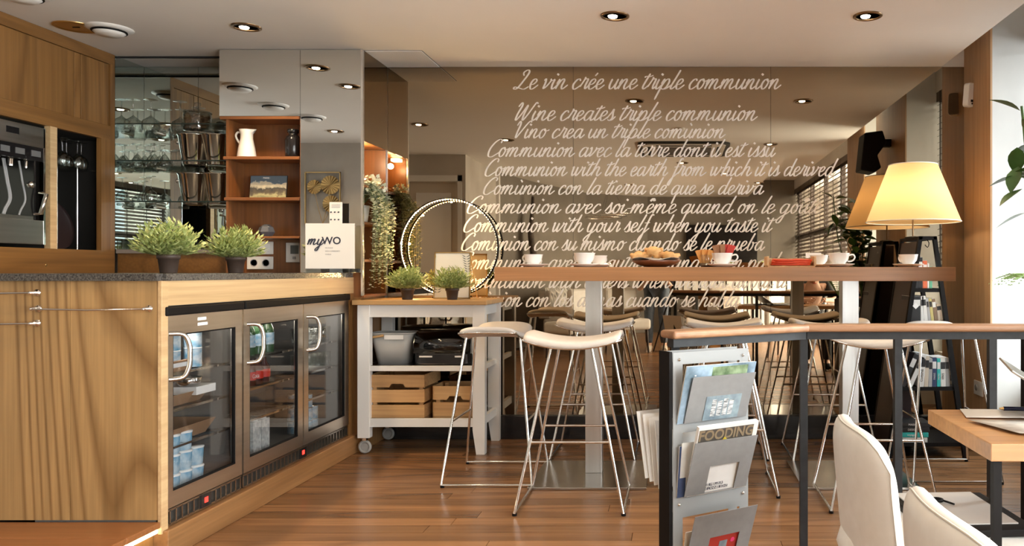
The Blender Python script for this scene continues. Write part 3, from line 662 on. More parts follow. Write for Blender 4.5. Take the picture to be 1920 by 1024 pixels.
part('drip_tray', MB().box(XL-.20,XL-.01,3.8,Yl(66),1.405,1.425), M_steel, wd, world=True)
for px in (4,26,29,56):
    y0 = Yl(px)
    part('tube', MB().tube(catmull([(XL-.06,y0+.0,1.73),(XL-.05,y0+.01,1.62),(XL-.05,y0+.03,1.52),(XL-.06,y0+.012,1.46),(XL-.06,y0,1.43)],5),.005), M_textg, wd, world=True)
    part('tap', MB().tube([(XL-.03,y0,1.75),(XL-.02,y0,1.73),(XL-.022,y0,1.69)],.008), M_chrome, wd, world=True)
part('latch_handle', MB().tube([(XL,Yl(64),1.44),(XL+.03,Yl(66),1.44),(XL+.045,Yl(72),1.55),(XL+.005,Yl(73),1.56)],.010), M_chrome, wd, world=True)
part('knob', MB().lathe([(.018,0),(.018,.02),(.0001,.024)],16,M=Matrix.Translation((XL-.02,Yl(62),1.60))@Matrix.Rotation(PI/2,4,'Y')), M_chrome, wd, world=True)
# niche: glass shelf with upturned glasses, rods, leaning tray
ns = solo('glass_shelf','thin glass shelf across the dark niche beside the wine dispenser','shelf', MB().box(XL-.45,XL-.03,Yl(106)+.0,Yl(190),1.735,1.743), M_glass)
part('support_rod', MB().tube([(XL-.12,4.66,1.25),(XL-.12,4.66,1.735)],.006), M_chrome, ns)
part('support_rod', MB().tube([(XL-.12,4.82,1.25),(XL-.12,4.82,1.735)],.006), M_chrome, ns)
def wine_glass(loc, label, group, s=1, flip=True, rz=0, shape=0):
    t = thing('wine_glass', label, 'wine glass', loc, rz, group)
    pr = {0: [(.034,0),(.034,.002),(.006,.006),(.0035,.02),(.0035,.085),(.010,.095),(.034,.115),(.043,.145),(.040,.175),(.034,.20)],
          1: [(.040,0),(.040,.002),(.007,.006),(.004,.02),(.004,.10),(.012,.11),(.046,.135),(.055,.165),(.048,.20)],
          2: [(.032,0),(.032,.002),(.006,.006),(.0035,.018),(.0035,.07),(.012,.078),(.045,.135),(.052,.15)]}[shape]
    hh = pr[-1][1]
    foot = [(r*s,z*s) for r,z in pr[:5]]; bowl = [(r*s,z*s) for r,z in pr[4:]]
    f = (lambda P: [(r,hh*s-z) for r,z in P]) if flip else (lambda P: P)
    inner = [(max(r-.0016,.0004),z+.0008) for r,z in bowl][::-1]
    part('stem', MB().lathe(f(foot),20), M_gls, t); part('bowl', MB().lathe(f(bowl+inner),24), M_gls, t)
    return t
gA = wine_glass((XL-.10,4.60,1.743),'upturned wine glass on the shelf in the dark niche','upturned glasses in the niche',.85)
for i in range(8): dup(gA,(XL-.09-.09*(i//4)-.02*(i%2),4.66+.06*(i%4),1.743),0,'upturned wine glass in the niche, %s in the %s row' % (['second from the stile','third from the stile','fourth from the stile','closest to the far side'][i%4],['front','back'][i//4]))
tr = thing('round_tray','dark round tray leaning in the niche beside the wine dispenser','tray',(XL-.16,4.76,1.25)); tr.rotation_euler=(.25,-.25,0)
part('disc', MB().lathe([(.0001,.004),(.15,.004),(.158,.012),(.16,0),(.0001,0)],32,M=Matrix.Translation((0,0,.163))@Matrix.Rotation(PI/2,4,'Y')), M_purple, tr)
part('rim', MB().tube(arc((.004,0,.163),.158,0,2*PI,40,'yz')[:-1],.003,6,closed=True), M_chrome, tr)

def XB(px, Y): return max(X(px,Y), -3.515)
# ------------------------------------------------------------------ glass back bar
bb = thing('back_bar', 'mirrored back bar recess with thin glass shelves left of the cabinets', 'bar shelving', (-3.15,5.0,1.26))
YM = 5.25
part('side_mirror', MB().box(XL-.006,XL+.0,4.978,YM,1.262,H-.004), M_mirrorg, bb, world=True)
for i, (a, b) in enumerate(((XL,-3.19),(-3.19,-2.76))):
    part('mirror_panel', MB().box(a+.0012,b-.0012,YM,YM+.006,1.262,H-.004), M_mirrorg, bb, world=True)
part('top_edge', MB().box(XL,-2.76,5.00,5.012,H-.014,H-.002), M_iron, bb, world=True); part('end_panel', MB().box(-2.776,-2.762,5.045,YM,1.262,H-.004), M_mirrorg, bb, world=True)
part('ledge', MB().box(XL,-2.78,4.985,YM,1.235,1.260), mat('ledge_grey',(.30,.27,.25),.4), bb, world=True)
part('splashback', MB().box(XL,-2.78,5.0,5.02,1.111,1.235), M_cabh, bb, world=True)
for z_ in (Z(231,4.99),Z(300,4.99),Z(377,4.99)):
    part('glass_shelf', MB().box(XL+.002,-2.78,4.99,YM-.002,z_-.008,z_), M_glass, bb, world=True)
    part('shelf_edge', MB().box(XL+.002,-2.78,4.987,4.99,z_-.008,z_), mat('green_glass_edge',(.02,.035,.03),.2), bb, world=True)
    for px in (300,): part('bracket', MB().tube([(X(px,YM),YM,z_-.02),(X(px,YM),YM-.05,z_-.02)],.012), M_chrome, bb, world=True)
zs1, zs2, zs3 = Z(231,4.82), Z(300,4.82), Z(377,4.82)
GG = 'glasses on the back bar shelves'
wA = wine_glass((XB(231,5.09),5.09,zs1),'big upturned balloon glass at the left end of the top glass shelf',GG,1.02,shape=1)
dup(wA,(X(283,5.09),5.09,zs1),0,'big upturned balloon glass in the middle of the top glass shelf'); dup(wA,(X(338,5.15),5.15,zs1),0,'big upturned balloon glass beside the lidded cork jar')
wB = wine_glass((XB(258,5.08),5.08,zs2),'small upturned cocktail glass leading the left end of the front row',GG,.95,shape=2)
for px, yy in ((248,5.12),(272,5.15),(290,5.08),(309,5.08),(300,5.15),(283,5.12)): dup(wB,(XB(px,yy),yy,zs2),0,{248:'small upturned cocktail glass at the back left of the middle shelf',272:'small upturned cocktail glass behind the first two on the middle shelf',290:'small upturned cocktail glass at the front centre of the middle shelf',309:'small upturned cocktail glass nearest the tall bucket on the middle shelf',300:'small upturned cocktail glass at the back beside the bucket',283:'small upturned cocktail glass in the back row centre of the middle shelf'}[px])
wC = wine_glass((XB(283,5.08),5.08,zs3),'large upturned wine glass on the lowest glass shelf',GG,.92,shape=0); dup(wC,(X(272,5.15),5.15,zs3),0,'second upturned wine glass behind the large one on the lowest shelf')
def bucket(loc, label, s=1):
    t = thing('champagne_bucket', label, 'champagne bucket', loc, 0, 'steel champagne buckets on the back bar')
    part('pail', MB().lathe([(r*s,z*s) for r,z in [(.0001,.004),(.062,.002),(.066,0),(.070,.01),(.098,.195),(.104,.20),(.104,.205),(.096,.2),(.066,.012),(.0001,.01)]],30), M_silver, t)
    for q in (-1,1):
        part('knob_handle', MB().lathe([(.006,0),(.006,.014),(.014,.018),(.014,.028),(.0001,.032)],14,M=Matrix.Translation((q*.090*s,0,.16*s))@Matrix.Rotation(q*PI/2,4,'Y')), M_silver, t)
    return t
bk = bucket((X(362,5.09),5.11,zs2),'tall steel champagne bucket on the middle glass shelf below the cork jar',.98)
dup(bk,(X(410,5.12),5.12,zs2),0,'steel champagne bucket at the right end of the middle glass shelf')
dup(bk,(X(362,5.09),5.11,zs3),0,'steel champagne bucket on the lowest glass shelf, centre')
dup(bk,(X(412,5.12),5.12,zs3),0,'steel champagne bucket at the right end of the lowest shelf')
0 and dup(bk,(-3.435,5.12,zs3),0,'steel champagne bucket at the left end of the lowest glass shelf')
0 and dup(bk,(-3.43,5.12,zs2),0,'steel champagne bucket at the left end of the middle shelf')
jr = thing('cork_jar','lidded glass jar full of corks on the top glass shelf','jar',(X(367,5.09),5.11,zs1))
part('jar_wall', MB().lathe([(.0001,.004),(.078,0),(.082,.008),(.082,.105),(.076,.12),(.074,.12),(.078,.104),(.078,.01)],30), M_gls, jr)
part('lid', MB().lathe([(.084,.120),(.080,.128),(.02,.142),(.008,.15),(.008,.158),(.020,.172),(.018,.186),(.0001,.192)],26), M_gls, jr)
M_cork = noisy('cork',(.20,.10,.05),(.34,.20,.10),.8,60); cm = MB()
for i in range(46):
    a, r_ = random.random()*6.28, .062*random.random()**.5; M = Matrix.Translation((r_*math.cos(a),r_*math.sin(a),.02+.078*random.random()))@Matrix.Rotation(random.random()*3,4,'X')@Matrix.Rotation(random.random()*3,4,'Y')
    cm.lathe([(.011,-.02),(.011,.02)],8,M=M)
so = part('corks', cm, M_cork, jr); so['kind'] = 'stuff'
tb = tumbler((XB(220,5.15),5.12,1.26),'small clear shot glass on the grey ledge under the shelves',GG,.07,.02)
for px in (232,247,256,268,335,402): dup(tb,(XB(px,5.13),5.12+.01*(px%3),1.26),0,{232:'small clear shot glass second from the left on the ledge',247:'small clear shot glass third from the left on the ledge',256:'small clear shot glass fourth from the left on the ledge',268:'small clear shot glass beside the bigger plant on the ledge',335:'small clear shot glass between the two counter plants on the ledge',402:'small clear shot glass at the right end of the ledge'}[px])

# ------------------------------------------------------------------ mirror-fronted cabinet with open cherry shelves
YC = 4.84; XR = -1.925; zu = 2.08
mc = thing('mirror_cabinet', 'tall cabinet with mirror doors and open cherry wood shelves', 'cabinet', (-2.4,5.0,1.111))
part('upper_mirror_door', MB().box(-2.811,X(563,YC)-.001,YC,YC+.02,zu,H-.004), M_mirrorc, mc, world=True)
part('tall_mirror_door', MB().box(X(563,YC)+.001,XR-.012,YC,YC+.02,1.113,H-.004), M_mirrorc, mc, world=True)
part('door_edge', MB().box(XR-.012,XR,YC-.001,YC+.022,.97,H-.002), mat('satin_trim',(.72,.70,.66),.25,.8), mc, world=True)
part('upper_box', MB().box(-2.811,-2.33,YC+.02,YB-.0,zu,H-.004), M_cherry, mc, world=True)
part('side_mirror', MB().box(XR-.006,XR,YC+.024,YB-.002,1.93,H-.004), M_mirror, mc, world=True)
part('side_carcass', MB().box(-2.316,XR-.008,YC+.022,YB-.001,1.932,H-.004).box(-2.316,-2.30,YC+.02,YB,.0,1.94), M_cherry, mc, world=True)
# front open shelves
part('back_panel', MB().box(-2.76,-2.316,5.03,5.045,1.111,zu), M_cherry, mc, world=True)
part('side_panel', MB().box(-2.775,-2.76,YC+.01,5.04,1.111,zu), M_cherry, mc, world=True)
part('side_panel', MB().box(-2.318,-2.303,YC+.01,5.04,1.111,zu), M_cherry, mc, world=True)
for z_, x0 in ((zu,-2.811),(Z(293,YC),-2.79),(Z(370,YC),-2.785)):
    part('shelf', MB().box(x0,-2.318,YC+.002,5.03,z_-.02,z_), M_cherryh, mc, world=True, bevel=.003)
part('shelf', MB().box(X(480,YC),-2.318,YC+.002,5.03,Z(443,YC)-.014,Z(443,YC)), M_cherryh, mc, world=True, bevel=.003)
def socket(px0, px1, py0, py1, label, kind):
    a, b, z1, z0 = X(px0,5.02), X(px1,5.02), Z(py0,5.02), Z(py1,5.02)
    t = thing('wall_socket', label, 'socket', ((a+b)/2,5.03,z0))
    part('plate', MB().box(a,b,5.018,5.029,z0,z1), M_plastic, t, world=True, bevel=.003)
    for k in range(2):
        cx = a+(b-a)*(.27+.46*k); M = Matrix.Translation((cx,5.018,(z0+z1)/2))@Matrix.Rotation(PI/2,4,'X')
        if kind: 
            part('outlet_well', MB().lathe([(.024,0),(.024,.001),(.020,.001),(.019,-.003)],20,M=M), M_textg, t, world=True)
            part('pin_hole', MB().lathe([(.003,.002),(.0001,.002)],8,M=M@Matrix.Translation((-.008,0,0))).lathe([(.003,.002),(.0001,.002)],8,M=M@Matrix.Translation((.008,0,0))), M_black, t, world=True)
        else: part('switch_key', MB().box(cx-.024,cx+.024,5.013,5.018,z0+.015,z1-.015), M_porc, t, world=True, bevel=.002)
socket(463,512,453,477,'double white switch plate above the round sockets',0)
socket(463,512,481,505,'double round white wall socket just above the granite worktop',1)
th = thing('thermostat','square white wall thermostat with a grey screen','thermostat',(X(547,5.0),5.03,Z(492,5.0)))
part('body', MB().box(X(534,5),X(560,5),5.012,5.029,Z(492,5),Z(455,5)), M_plastic, th, world=True, bevel=.003)
part('screen', MB().box(X(543,5),X(558,5),5.010,5.012,Z(476,5),Z(460,5)), mat('lcd',(.10,.11,.10),.3), th, world=True)
part('button', MB().box(X(547,5),X(553,5),5.009,5.012,Z(486,5),Z(481,5)), M_textg, th, world=True)
z1_, z2_, z3_ = Z(293,YC), Z(370,YC), Z(443,YC)
jg = thing('jug','tall white enamel jug on the top cherry shelf','jug',(X(461,4.9),4.91,z1_))
part('body', MB().lathe([(.0001,.002),(.055,0),(.056,.006),(.048,.06),(.036,.12),(.036,.15),(.044,.175),(.041,.175),(.033,.15),(.033,.12),(.05,.02)],30), M_porc, jg)
part('handle', MB().tube(catmull([(-.034,0,.155),(-.055,0,.16),(-.068,0,.14),(-.060,0,.115),(-.040,0,.085)],5),.0065), M_porc, jg)
part('spout', MB().add([(.03,-.02,.150),(.03,.02,.150),(.062,0,.178),(.036,.024,.176),(.036,-.024,.176)],[(0,1,3,2),(0,2,4),(1,3,2)]), M_porc, jg)
vs = thing('vase','black glossy bottle shaped vase on the top cherry shelf','vase',(X(548,4.9),4.91,z1_))
part('body', MB().lathe([(.0001,.002),(.040,0),(.046,.008),(.047,.11),(.040,.13),(.026,.142),(.026,.152),(.034,.158),(.034,.176),(.028,.178),(.024,.150),(.0001,.14)],30), M_blackgloss, vs)
pc_ = thing('picture_book','framed photo card of a riverside city leaning on the cherry shelf','picture',(X(501,4.93),4.94,z2_))
w_, h_ = .232, .148; R = Matrix.Rotation(-.12,4,'X')
part('board', MB().box(-w_/2,w_/2,-.004,.004,0,h_,R), M_dark, pc_)
def riverpic():
    m = mat('riverside_print',(.5,.5,.4),.5); L = m.node_tree.links; b = m.node_tree.nodes['Principled BSDF']; t = nn(m,'ShaderNodeTexCoord'); s = nn(m,'ShaderNodeSeparateXYZ'); r = nn(m,'ShaderNodeValToRGB')
    n = nn(m,'ShaderNodeTexNoise'); n.inputs['Scale'].default_value = 26; n.inputs['Detail'].default_value = 6; a = nn(m,'ShaderNodeMath', operation='MULTIPLY_ADD'); a.inputs[1].default_value = .09
    mul = nn(m,'ShaderNodeMath', operation='MULTIPLY'); mul.inputs[1].default_value = 6.6
    L.new(t.outputs['Object'], s.inputs[0]); L.new(t.outputs['Object'], n.inputs[0]); L.new(n.outputs[0], a.inputs[0]); L.new(s.outputs['Z'], a.inputs[2]); L.new(a.outputs[0], mul.inputs[0]); L.new(mul.outputs[0], r.inputs[0])
    e = r.color_ramp.elements; e[0].position = .2; e[0].color = (.10,.13,.08,1); e[1].position = 1; e[1].color = (.10,.14,.18,1)
    for p, c in ((.45,(.42,.40,.22,1)),(.55,(.12,.10,.07,1)),(.70,(.05,.05,.05,1)),(.78,(.45,.42,.32,1)),(.95,(.62,.55,.40,1)),(1.0,(.25,.30,.33,1))):
        q = e.new(min(p,.99)); q.color = c
    L.new(r.outputs[0], b.inputs['Base Color']); return m
part('print', MB().box(-w_/2+.002,w_/2-.002,-.0055,-.0045,.002,h_-.002,R), riverpic(), pc_)
text('print_lettering','· PARIS ·',.016,M_paper,pc_,(.0,-.020,h_-.020),(PI/2-.12,0,0))
gs = thing('stone_ornament','grey faceted stone ornament on the lowest cherry shelf','ornament',(X(500,4.93),4.93,z3_))
part('facets', MB().lathe([(.030,0),(.052,.03),(.040,.062),(.014,.078),(.0001,.078)],7,smooth=False), mat('slate',(.09,.10,.12),.5), gs)
part('facet_line', MB().tube([(.040*math.cos(q*2*PI/7),.040*math.sin(q*2*PI/7),.0625) for q in range(7)],.0012,5,closed=True), M_silver, gs)
# side niche (opens towards the room)
nb = .962
part('niche_back', MB().box(-2.30,-2.29,YC+.02,YB-.003,nb,1.93), M_cherry, mc, world=True)
part('niche_wall', MB().box(-2.30,XR-.012,YC+.02,YC+.026,nb,1.93).box(-2.30,XR-.012,YB-.006,YB-.001,nb,1.93), M_cherry, mc, world=True)
for z_ in (nb+.012,1.195,1.43,1.66):
    part('niche_shelf', MB().box(-2.295,XR-.003,YC+.026,YB-.006,z_-.016,z_), M_cherryh, mc, world=True)
part('lower_panel', MB().box(-2.30,XR-.02,YC+.02,YB,0,nb-.004), M_cab, mc, world=True)
lt = part('niche_light', MB().box(-2.02,-1.96,YC+.04,YC+.10,1.905,1.925), M_led, mc, world=True)
point((-2.0,YC+.16,1.86), 2.5, .02)

# ------------------------------------------------------------------ plants
def grass_plant(name, loc, label, s=1.0, rz=0, group='potted grass plants'):
    t = thing(name, label, 'potted plant', loc, rz, group)
    part('pot', MB().lathe([(r*s,z*s) for r,z in [(.0001,.002),(.033,0),(.034,.004),(.042,.068),(.046,.068),(.048,.090),(.044,.090),(.040,.07),(.0001,.07)]],24), M_pot, t)
    part('soil', MB().lathe([(.041*s,.076*s),(.0001,.080*s)],16), M_soil, t)
    m = MB(); rnd = random.Random(5)
    for i in range(340):
        a = rnd.random()*2*PI; el = rnd.uniform(.05,1.5); ln = rnd.uniform(.10,.155)*s*(.78+.28*math.sin(el)); bx = .022*s*math.cos(a)*rnd.random(); by = .022*s*math.sin(a)*rnd.random()
        d = Vector((math.cos(a)*math.cos(el), math.sin(a)*math.cos(el), math.sin(el)*.85+.18)); p0 = Vector((bx,by,.075*s))
        p1 = p0+d*ln*.55; side = d.cross(Vector((0,0,1))).normalized() if abs(d.z) < .98 else Vector((1,0,0))
        for k in range(5):
            q = p0.lerp(p0+d*ln,.45+.14*k); sd = side*(1 if k % 2 else -1)*rnd.uniform(.5,1)+Vector((0,0,rnd.uniform(-.2,.5))); tip = q+(d*.55+sd*.55).normalized()*.034*s; n_ = (d*.5+sd).cross(Vector((rnd.random()-.5,rnd.random()-.5,1))).normalized()*.0058*s
            mid = q.lerp(tip,.45); m.add([q,mid+n_,tip,mid-n_],[(0,1,2,3)])
        m.add([p0-side*.0012,p0+side*.0012,p0+d*ln],[(0,1,2)])
    part('foliage', m, M_leaf, t); return t
Yq = 3.75
pA = grass_plant('potted_plant', (X(316,Yq),Yq,1.111), 'grassy potted plant on the counter, the bigger and nearer of the two', 1.0)
pA.scale=(1.06,1.06,1.0)
dup(pA,(X(442,4.28),4.28,1.111),1.1,'grassy potted plant on the counter beside the sockets')
pt2 = dup(pA,(X(764,4.88),4.88,.945),2.1,'grassy potted plant on the left of the trolley top'); pt2.scale=(.93,.93,.80)
pt3 = dup(pA,(X(848,4.86),4.86,.945),.4,'grassy potted plant in front of the gilt frame on the trolley'); pt3.scale=(.90,.90,.80)
# trailing eucalyptus in the niche
eu = thing('trailing_plant','pale trailing eucalyptus spilling out of the side niche','hanging plant',(-2.02,5.02,1.43))
part('pot', MB().lathe([(.0001,0),(.05,0),(.065,.11),(.06,.11)],20), M_porc, eu); 
m = MB(); m2 = MB(); rnd = random.Random(3)
for i in range(34):
    a = rnd.uniform(-1.3,1.3); reach = rnd.uniform(.10,.20); y_ = rnd.uniform(-.13,.13); x_ = rnd.uniform(.11,.19)
    p = catmull([(0,y_*.3,.10),(x_*.5,y_*.7,.20+rnd.uniform(0,.06)),(x_,y_,.14),(x_+.01,y_*1.1,-.02),(x_+rnd.uniform(-.01,.02),y_*1.1,-rnd.uniform(.14,.42))],9)
    p = [Vector(q) for q in p]; m2.tube(p[::3]+[p[-1]],.0011,4)
    for j in range(6,len(p)):
        for q in range(2):
            s_ = (.011+.006*rnd.random())*(1 if p[j].z > -.05 else .8); ang = rnd.random()*6.28; d = Vector((math.cos(ang),math.sin(ang),rnd.uniform(-.4,.6))).normalized(); u = d.cross(Vector((0,0,1))).normalized(); c = p[j]+d*s_*1.1+Vector((0,0,rnd.uniform(-.004,.004)))
            m.add([c-d*s_,c-d*s_*.2+u*s_*.8,c+d*s_,c-d*s_*.2-u*s_*.8],[(0,1,2,3)])
for i in range(60):
    a = rnd.random()*6.28; c = Vector((.10+.07*math.cos(a)*rnd.random(),.13*math.sin(a)*rnd.random(),.20+rnd.random()*.10)); s_ = .017; d = Vector((rnd.random()-.5,rnd.random()-.5,rnd.random()-.3)).normalized(); u = d.orthogonal().normalized()
    m.add([c-d*s_,c+u*s_*.8,c+d*s_,c-u*s_*.8],[(0,1,2,3)])
part('foliage', m, M_euc, eu); part('strands', m2, M_leafd, eu)
wh = thing('wire_candle_holder','gilt wire candle holder on the niche shelf below the eucalyptus','candle holder',(-2.03,4.98,1.195))
for q in range(6):
    a = q*PI/3; part('wire', MB().tube([(.02*math.cos(a),.02*math.sin(a),.002),(.06*math.cos(a+.3),.06*math.sin(a+.3),.05),(.035*math.cos(a+.6),.035*math.sin(a+.6),.12)],.002,5), M_gold, wh)
part('cup', MB().lathe([(.0001,0),(.03,0),(.032,.05),(.03,.05)],18), M_gls, wh)

# ------------------------------------------------------------------ counter sign
Ys = 4.72
sg = thing('counter_sign','white counter sign with dark script lettering on a clear stand','sign',(X(619,Ys),Ys,1.111))
part('stand', MB().box(X(574,Ys),X(664,Ys),Ys-.03,Ys+.03,1.111,1.116).box(X(574,Ys),X(664,Ys),Ys-.008,Ys-.004,1.116,1.138).box(X(574,Ys),X(664,Ys),Ys+.004,Ys+.008,1.116,1.138), M_acr, sg, world=True)
part('card', MB().box(X(573,Ys),X(665,Ys),Ys-.003,Ys+.003,Z(504,Ys),Z(419,Ys)), M_paper, sg, world=True)
hand_text('my', X(577,Ys), X(607,Ys), Z(459,Ys), 11*Ys/F, sg, Ys-.0045, 'script_lettering', .3, .17, M_ink)
text('block_lettering','WO',.062,M_ink,None,(X(622,Ys),Ys-.004,Z(452,Ys)),(PI/2,0,0),bold=.0012).parent = sg
bpy.data.objects['block_lettering'].location -= sg.location
for i, s_ in enumerate(('WE PLACE','WITH COMMUNITY','WORLD')):
    o = text('small_print', s_, .010, M_textg, sg, Vector((X(610,Ys),Ys-.004,Z(465+i*6,Ys)))-sg.location, (PI/2,0,0), align='LEFT')
cdr = thing('info_card','narrow white card of small pictures behind the counter sign','card',(X(630,4.79),4.79,1.111))
part('card', MB().box(X(618,4.79),X(642,4.79),4.788,4.791,1.111,Z(379,4.79)), M_paper, cdr, world=True)
for r_ in range(2):
    for q in range(3):
        part('small_picture', MB().prism([(X(621+q*7,4.79)+a*.012, Z(398+r_*14,4.79)+b*.010) for a,b in ((-.5,-.2),(0,-.5),(.6,.1),(.1,.5),(-.3,.4))],4.7865,4.788,'y'), M_ink, cdr, world=True)
for q in range(3): part('print_line', MB().box(X(622,4.79),X(638,4.79),4.7865,4.788,Z(384+q*2.5,4.79),Z(384+q*2.5,4.79)+.002), M_textg, cdr, world=True)

# ------------------------------------------------------------------ kitchen trolley
tx0, tx1, ty0, ty1 = -1.95, -1.16, 4.79, 5.235
tl = thing('kitchen_trolley','white kitchen trolley with a butcher block top and two open shelves','trolley',((tx0+tx1)/2,(ty0+ty1)/2,0))
part('butcher_top', MB().box(tx0-.015,tx1+.015,ty0-.02,ty1+.005,.915,.945), M_butcher, tl, world=True, bevel=.004)
LG = .075
for (a, b, cast) in ((tx0+.01,ty0,1),(tx0+.01,ty1-LG*.7,1),(tx1-LG,ty0,0),(tx1-LG,ty1-LG*.7,0)):
    z0 = .10 if cast else 0
    if cast: part('leg', MB().box(a,a+LG,b,b+LG*.7,z0,.915), M_white, tl, world=True, bevel=.003)
    else:
        p = [(a,.915),(a,.15),(a+.022,0),(a+LG*.98,0),(a+LG,.15),(a+LG,.915)]; part('leg', MB().prism(p,b,b+LG*.7,'y'), M_white, tl, world=True)
    if cast:
        cs = part('caster', MB().box(a+.025,a+.05,b+.012,b+.042,.082,.10), M_chrome, tl, world=True)
        part('wheel', MB().tube(arc((a+.037,b+.027,.043),.032,0,2*PI,20)[:-1],.010,8,closed=True).lathe([(.024,-.008),(.024,.008)],14,M=Matrix.Translation((a+.037,b+.027,.043))@Matrix.Rotation(PI/2,4,'X')), mat('caster_grey',(.34,.34,.33),.5), cs, world=True)
part('apron', MB().box(tx0+.06,tx1-.05,ty0+.006,ty0+.026,.84,.915).box(tx0+.06,tx1-.05,ty1-.03,ty1-.01,.84,.915).box(tx1-.045,tx1-.02,ty0+.03,ty1-.03,.85,.915).box(tx0+.03,tx0+.05,ty0+.03,ty1-.03,.85,.915), M_white, tl, world=True)
for z_, h_ in ((.51,.03),(.168,.05)):
    part('shelf_rail', MB().box(tx0+.06,tx1-.05,ty0+.006,ty0+.03,z_,z_+h_).box(tx0+.06,tx1-.05,ty1-.03,ty1-.01,z_,z_+h_).box(tx1-.045,tx1-.02,ty0+.03,ty1-.03,z_,z_+h_).box(tx0+.03,tx0+.05,ty0+.03,ty1-.03,z_,z_+h_), M_white, tl, world=True)
    part('steel_shelf', MB().box(tx0+.05,tx1-.045,ty0+.02,ty1-.02,z_+h_-.004,z_+h_+.003), M_plate, tl, world=True)
zsA, zsB = .543, .221
bs = thing('basket','pale grey plastic basket with a wooden handle on the upper trolley shelf','basket',(X(739,4.95),4.97,zsA))
def rprism(w0,d0,w1,d1,h,t_=.002):
    m = MB(); a = rrect(w0,d0,min(w0,d0)*.3,5); b = rrect(w1,d1,min(w1,d1)*.25,5); n = len(a)
    m.add([(x,y,0) for x,y in a]+[(x,y,h) for x,y in b], [tuple(range(n))[::-1]]+[(i,(i+1)%n,n+(i+1)%n,n+i) for i in range(n)], True); return m
o = part('tub', rprism(.19,.15,.27,.21,.19), M_frost, bs); o.modifiers.new('t','SOLIDIFY').thickness=.004
part('rim', MB().tube([(x,y,.19) for x,y in rrect(.272,.212,.05,5)],.005,6,closed=True), M_frost, bs)
part('handle', MB().tube([(-.13,-.108,.165),(-.06,-.118,.175),(-.03,-.118,.18)],.008), M_butcher, bs); part('handle_bracket', MB().box(-.03,.09,-.112,-.104,.155,.182), M_porc, bs); part('rivet', MB().lathe([(.008,0),(.008,.006)],12,M=Matrix.Translation((-.035,-.112,.178))@Matrix.Rotation(PI/2,4,'X')), M_chrome, bs)
bn = thing('bread_bin','smoky clear bread bin with a black base on the trolley shelf','bread bin',(X(840,4.98),5.0,zsA))
part('base', MB().prism(rrect(.36,.30,.05),0,.07), M_blackgloss, bn, bevel=.006)
def bin_(u,v):
    a = PI*v; return (-.175+.35*u, -.15*math.cos(a), .07+.14*math.sin(a)**.6)
part('cover', MB().grid(bin_,2,14), M_smoke, bn).modifiers.new('t','SOLIDIFY').thickness=.004
for q in (-.178,.175): part('cover_side', MB().prism([(-.15*math.cos(PI*k/12),.07+.14*max(0,math.sin(PI*k/12))**.6) for k in range(13)],q,q+.003,'x'), M_smoke, bn)
part('label_strip', MB().box(-.14,-.06,-.153,-.150,.045,.055).box(.08,.12,-.153,-.150,.045,.055), M_paper, bn)
def crate(loc, w_, d_, h_, slats, label, rz=0):
    t = thing('wooden_crate', label, 'crate', loc, rz, 'pine crates on the lower trolley shelf'); n = slats; sh = (h_-.016*(n-1))/n
    for k in range(n):
        z0 = k*(sh+.016)
        for s_ in (-1,1):
            if k == n-1: part('slat', MB().prism([(-w_/2,z0),(w_/2,z0),(w_/2,z0+sh),(-w_/2,z0+sh)] if s_ > 0 else [(-w_/2,z0),(-.05,z0),(-.035,z0+.022),(.035,z0+.022),(.05,z0),(w_/2,z0),(w_/2,z0+sh),(-w_/2,z0+sh)],s_*d_/2-.005,s_*d_/2+.005,'y'), M_crate, t)
            else: part('slat', MB().box(-w_/2,w_/2,s_*d_/2-.005,s_*d_/2+.005,z0,z0+sh), M_crate, t)
            part('end_slat', MB().box(s_*w_/2-.009,s_*w_/2-.001,-d_/2+.006,d_/2-.006,z0,z0+sh), M_crate, t)
    for a in (-1,1):
        for b in (-1,1): part('corner_batten', MB().box(a*(w_/2-.025)-.012,a*(w_/2-.025)+.012,b*(d_/2-.016)-.008,b*(d_/2-.016)+.008,0,h_-.004), M_crate, t)
    part('bottom_board', MB().box(-w_/2+.01,w_/2-.01,-d_/2+.006,d_/2-.006,.004,.012), M_crate, t)
crate((X(747,4.86)+.005,4.99,zsB),.335,.32,.262,3,'three slat pine crate at the left of the lower trolley shelf')
crate((X(852,4.9)+.01,4.99,zsB),.265,.22,.185,2,'small two slat pine crate beside the taller crate on the trolley')
# ring lamp
for a_ in (95,135,175,215): point((X(842,5.18)+.313*math.cos(math.radians(a_)),5.19,1.28+.313*math.sin(math.radians(a_))), 5, .006, (1,.62,.26))  # point lights added beside the strip to strengthen the ring's warm glow
rl = thing('ring_lamp','large black ring lamp glowing with warm beads on the trolley','lamp',(X(842,5.18),5.19,.945),0)
rc, rr_ = (0,0,.335), .325
ring = [(rc[0]+rr_*math.cos(q*2*PI/64), 0, rc[2]+rr_*math.sin(q*2*PI/64)) for q in range(64)]
m = MB(); n = 64; vs_ = []
for q in range(n):
    a = q*2*PI/n
    for (dr, dy) in ((0,-.022),(0,.022),(-.005,.022),(-.005,-.022)): vs_.append((math.cos(a)*(rr_+dr),dy,rc[2]+math.sin(a)*(rr_+dr)))
m.add(vs_, [(q*4+j,q*4+(j+1)%4,((q+1)%n)*4+(j+1)%4,((q+1)%n)*4+j) for q in range(n) for j in range(4)], True)
part('hoop', m, M_black, rl)
m = MB(); vs_ = []
A0, A1, nn_ = math.radians(-75), math.radians(285), 160
bd = MB(); stp = MB()
for q in range(110):
    a = 2*PI*q/110
    bd.lathe([(.0001,-.0045),(.0045,0),(.0001,.0045)],6,M=Matrix.Translation((math.cos(a)*(rr_-.0075),.0,rc[2]+math.sin(a)*(rr_-.009))))
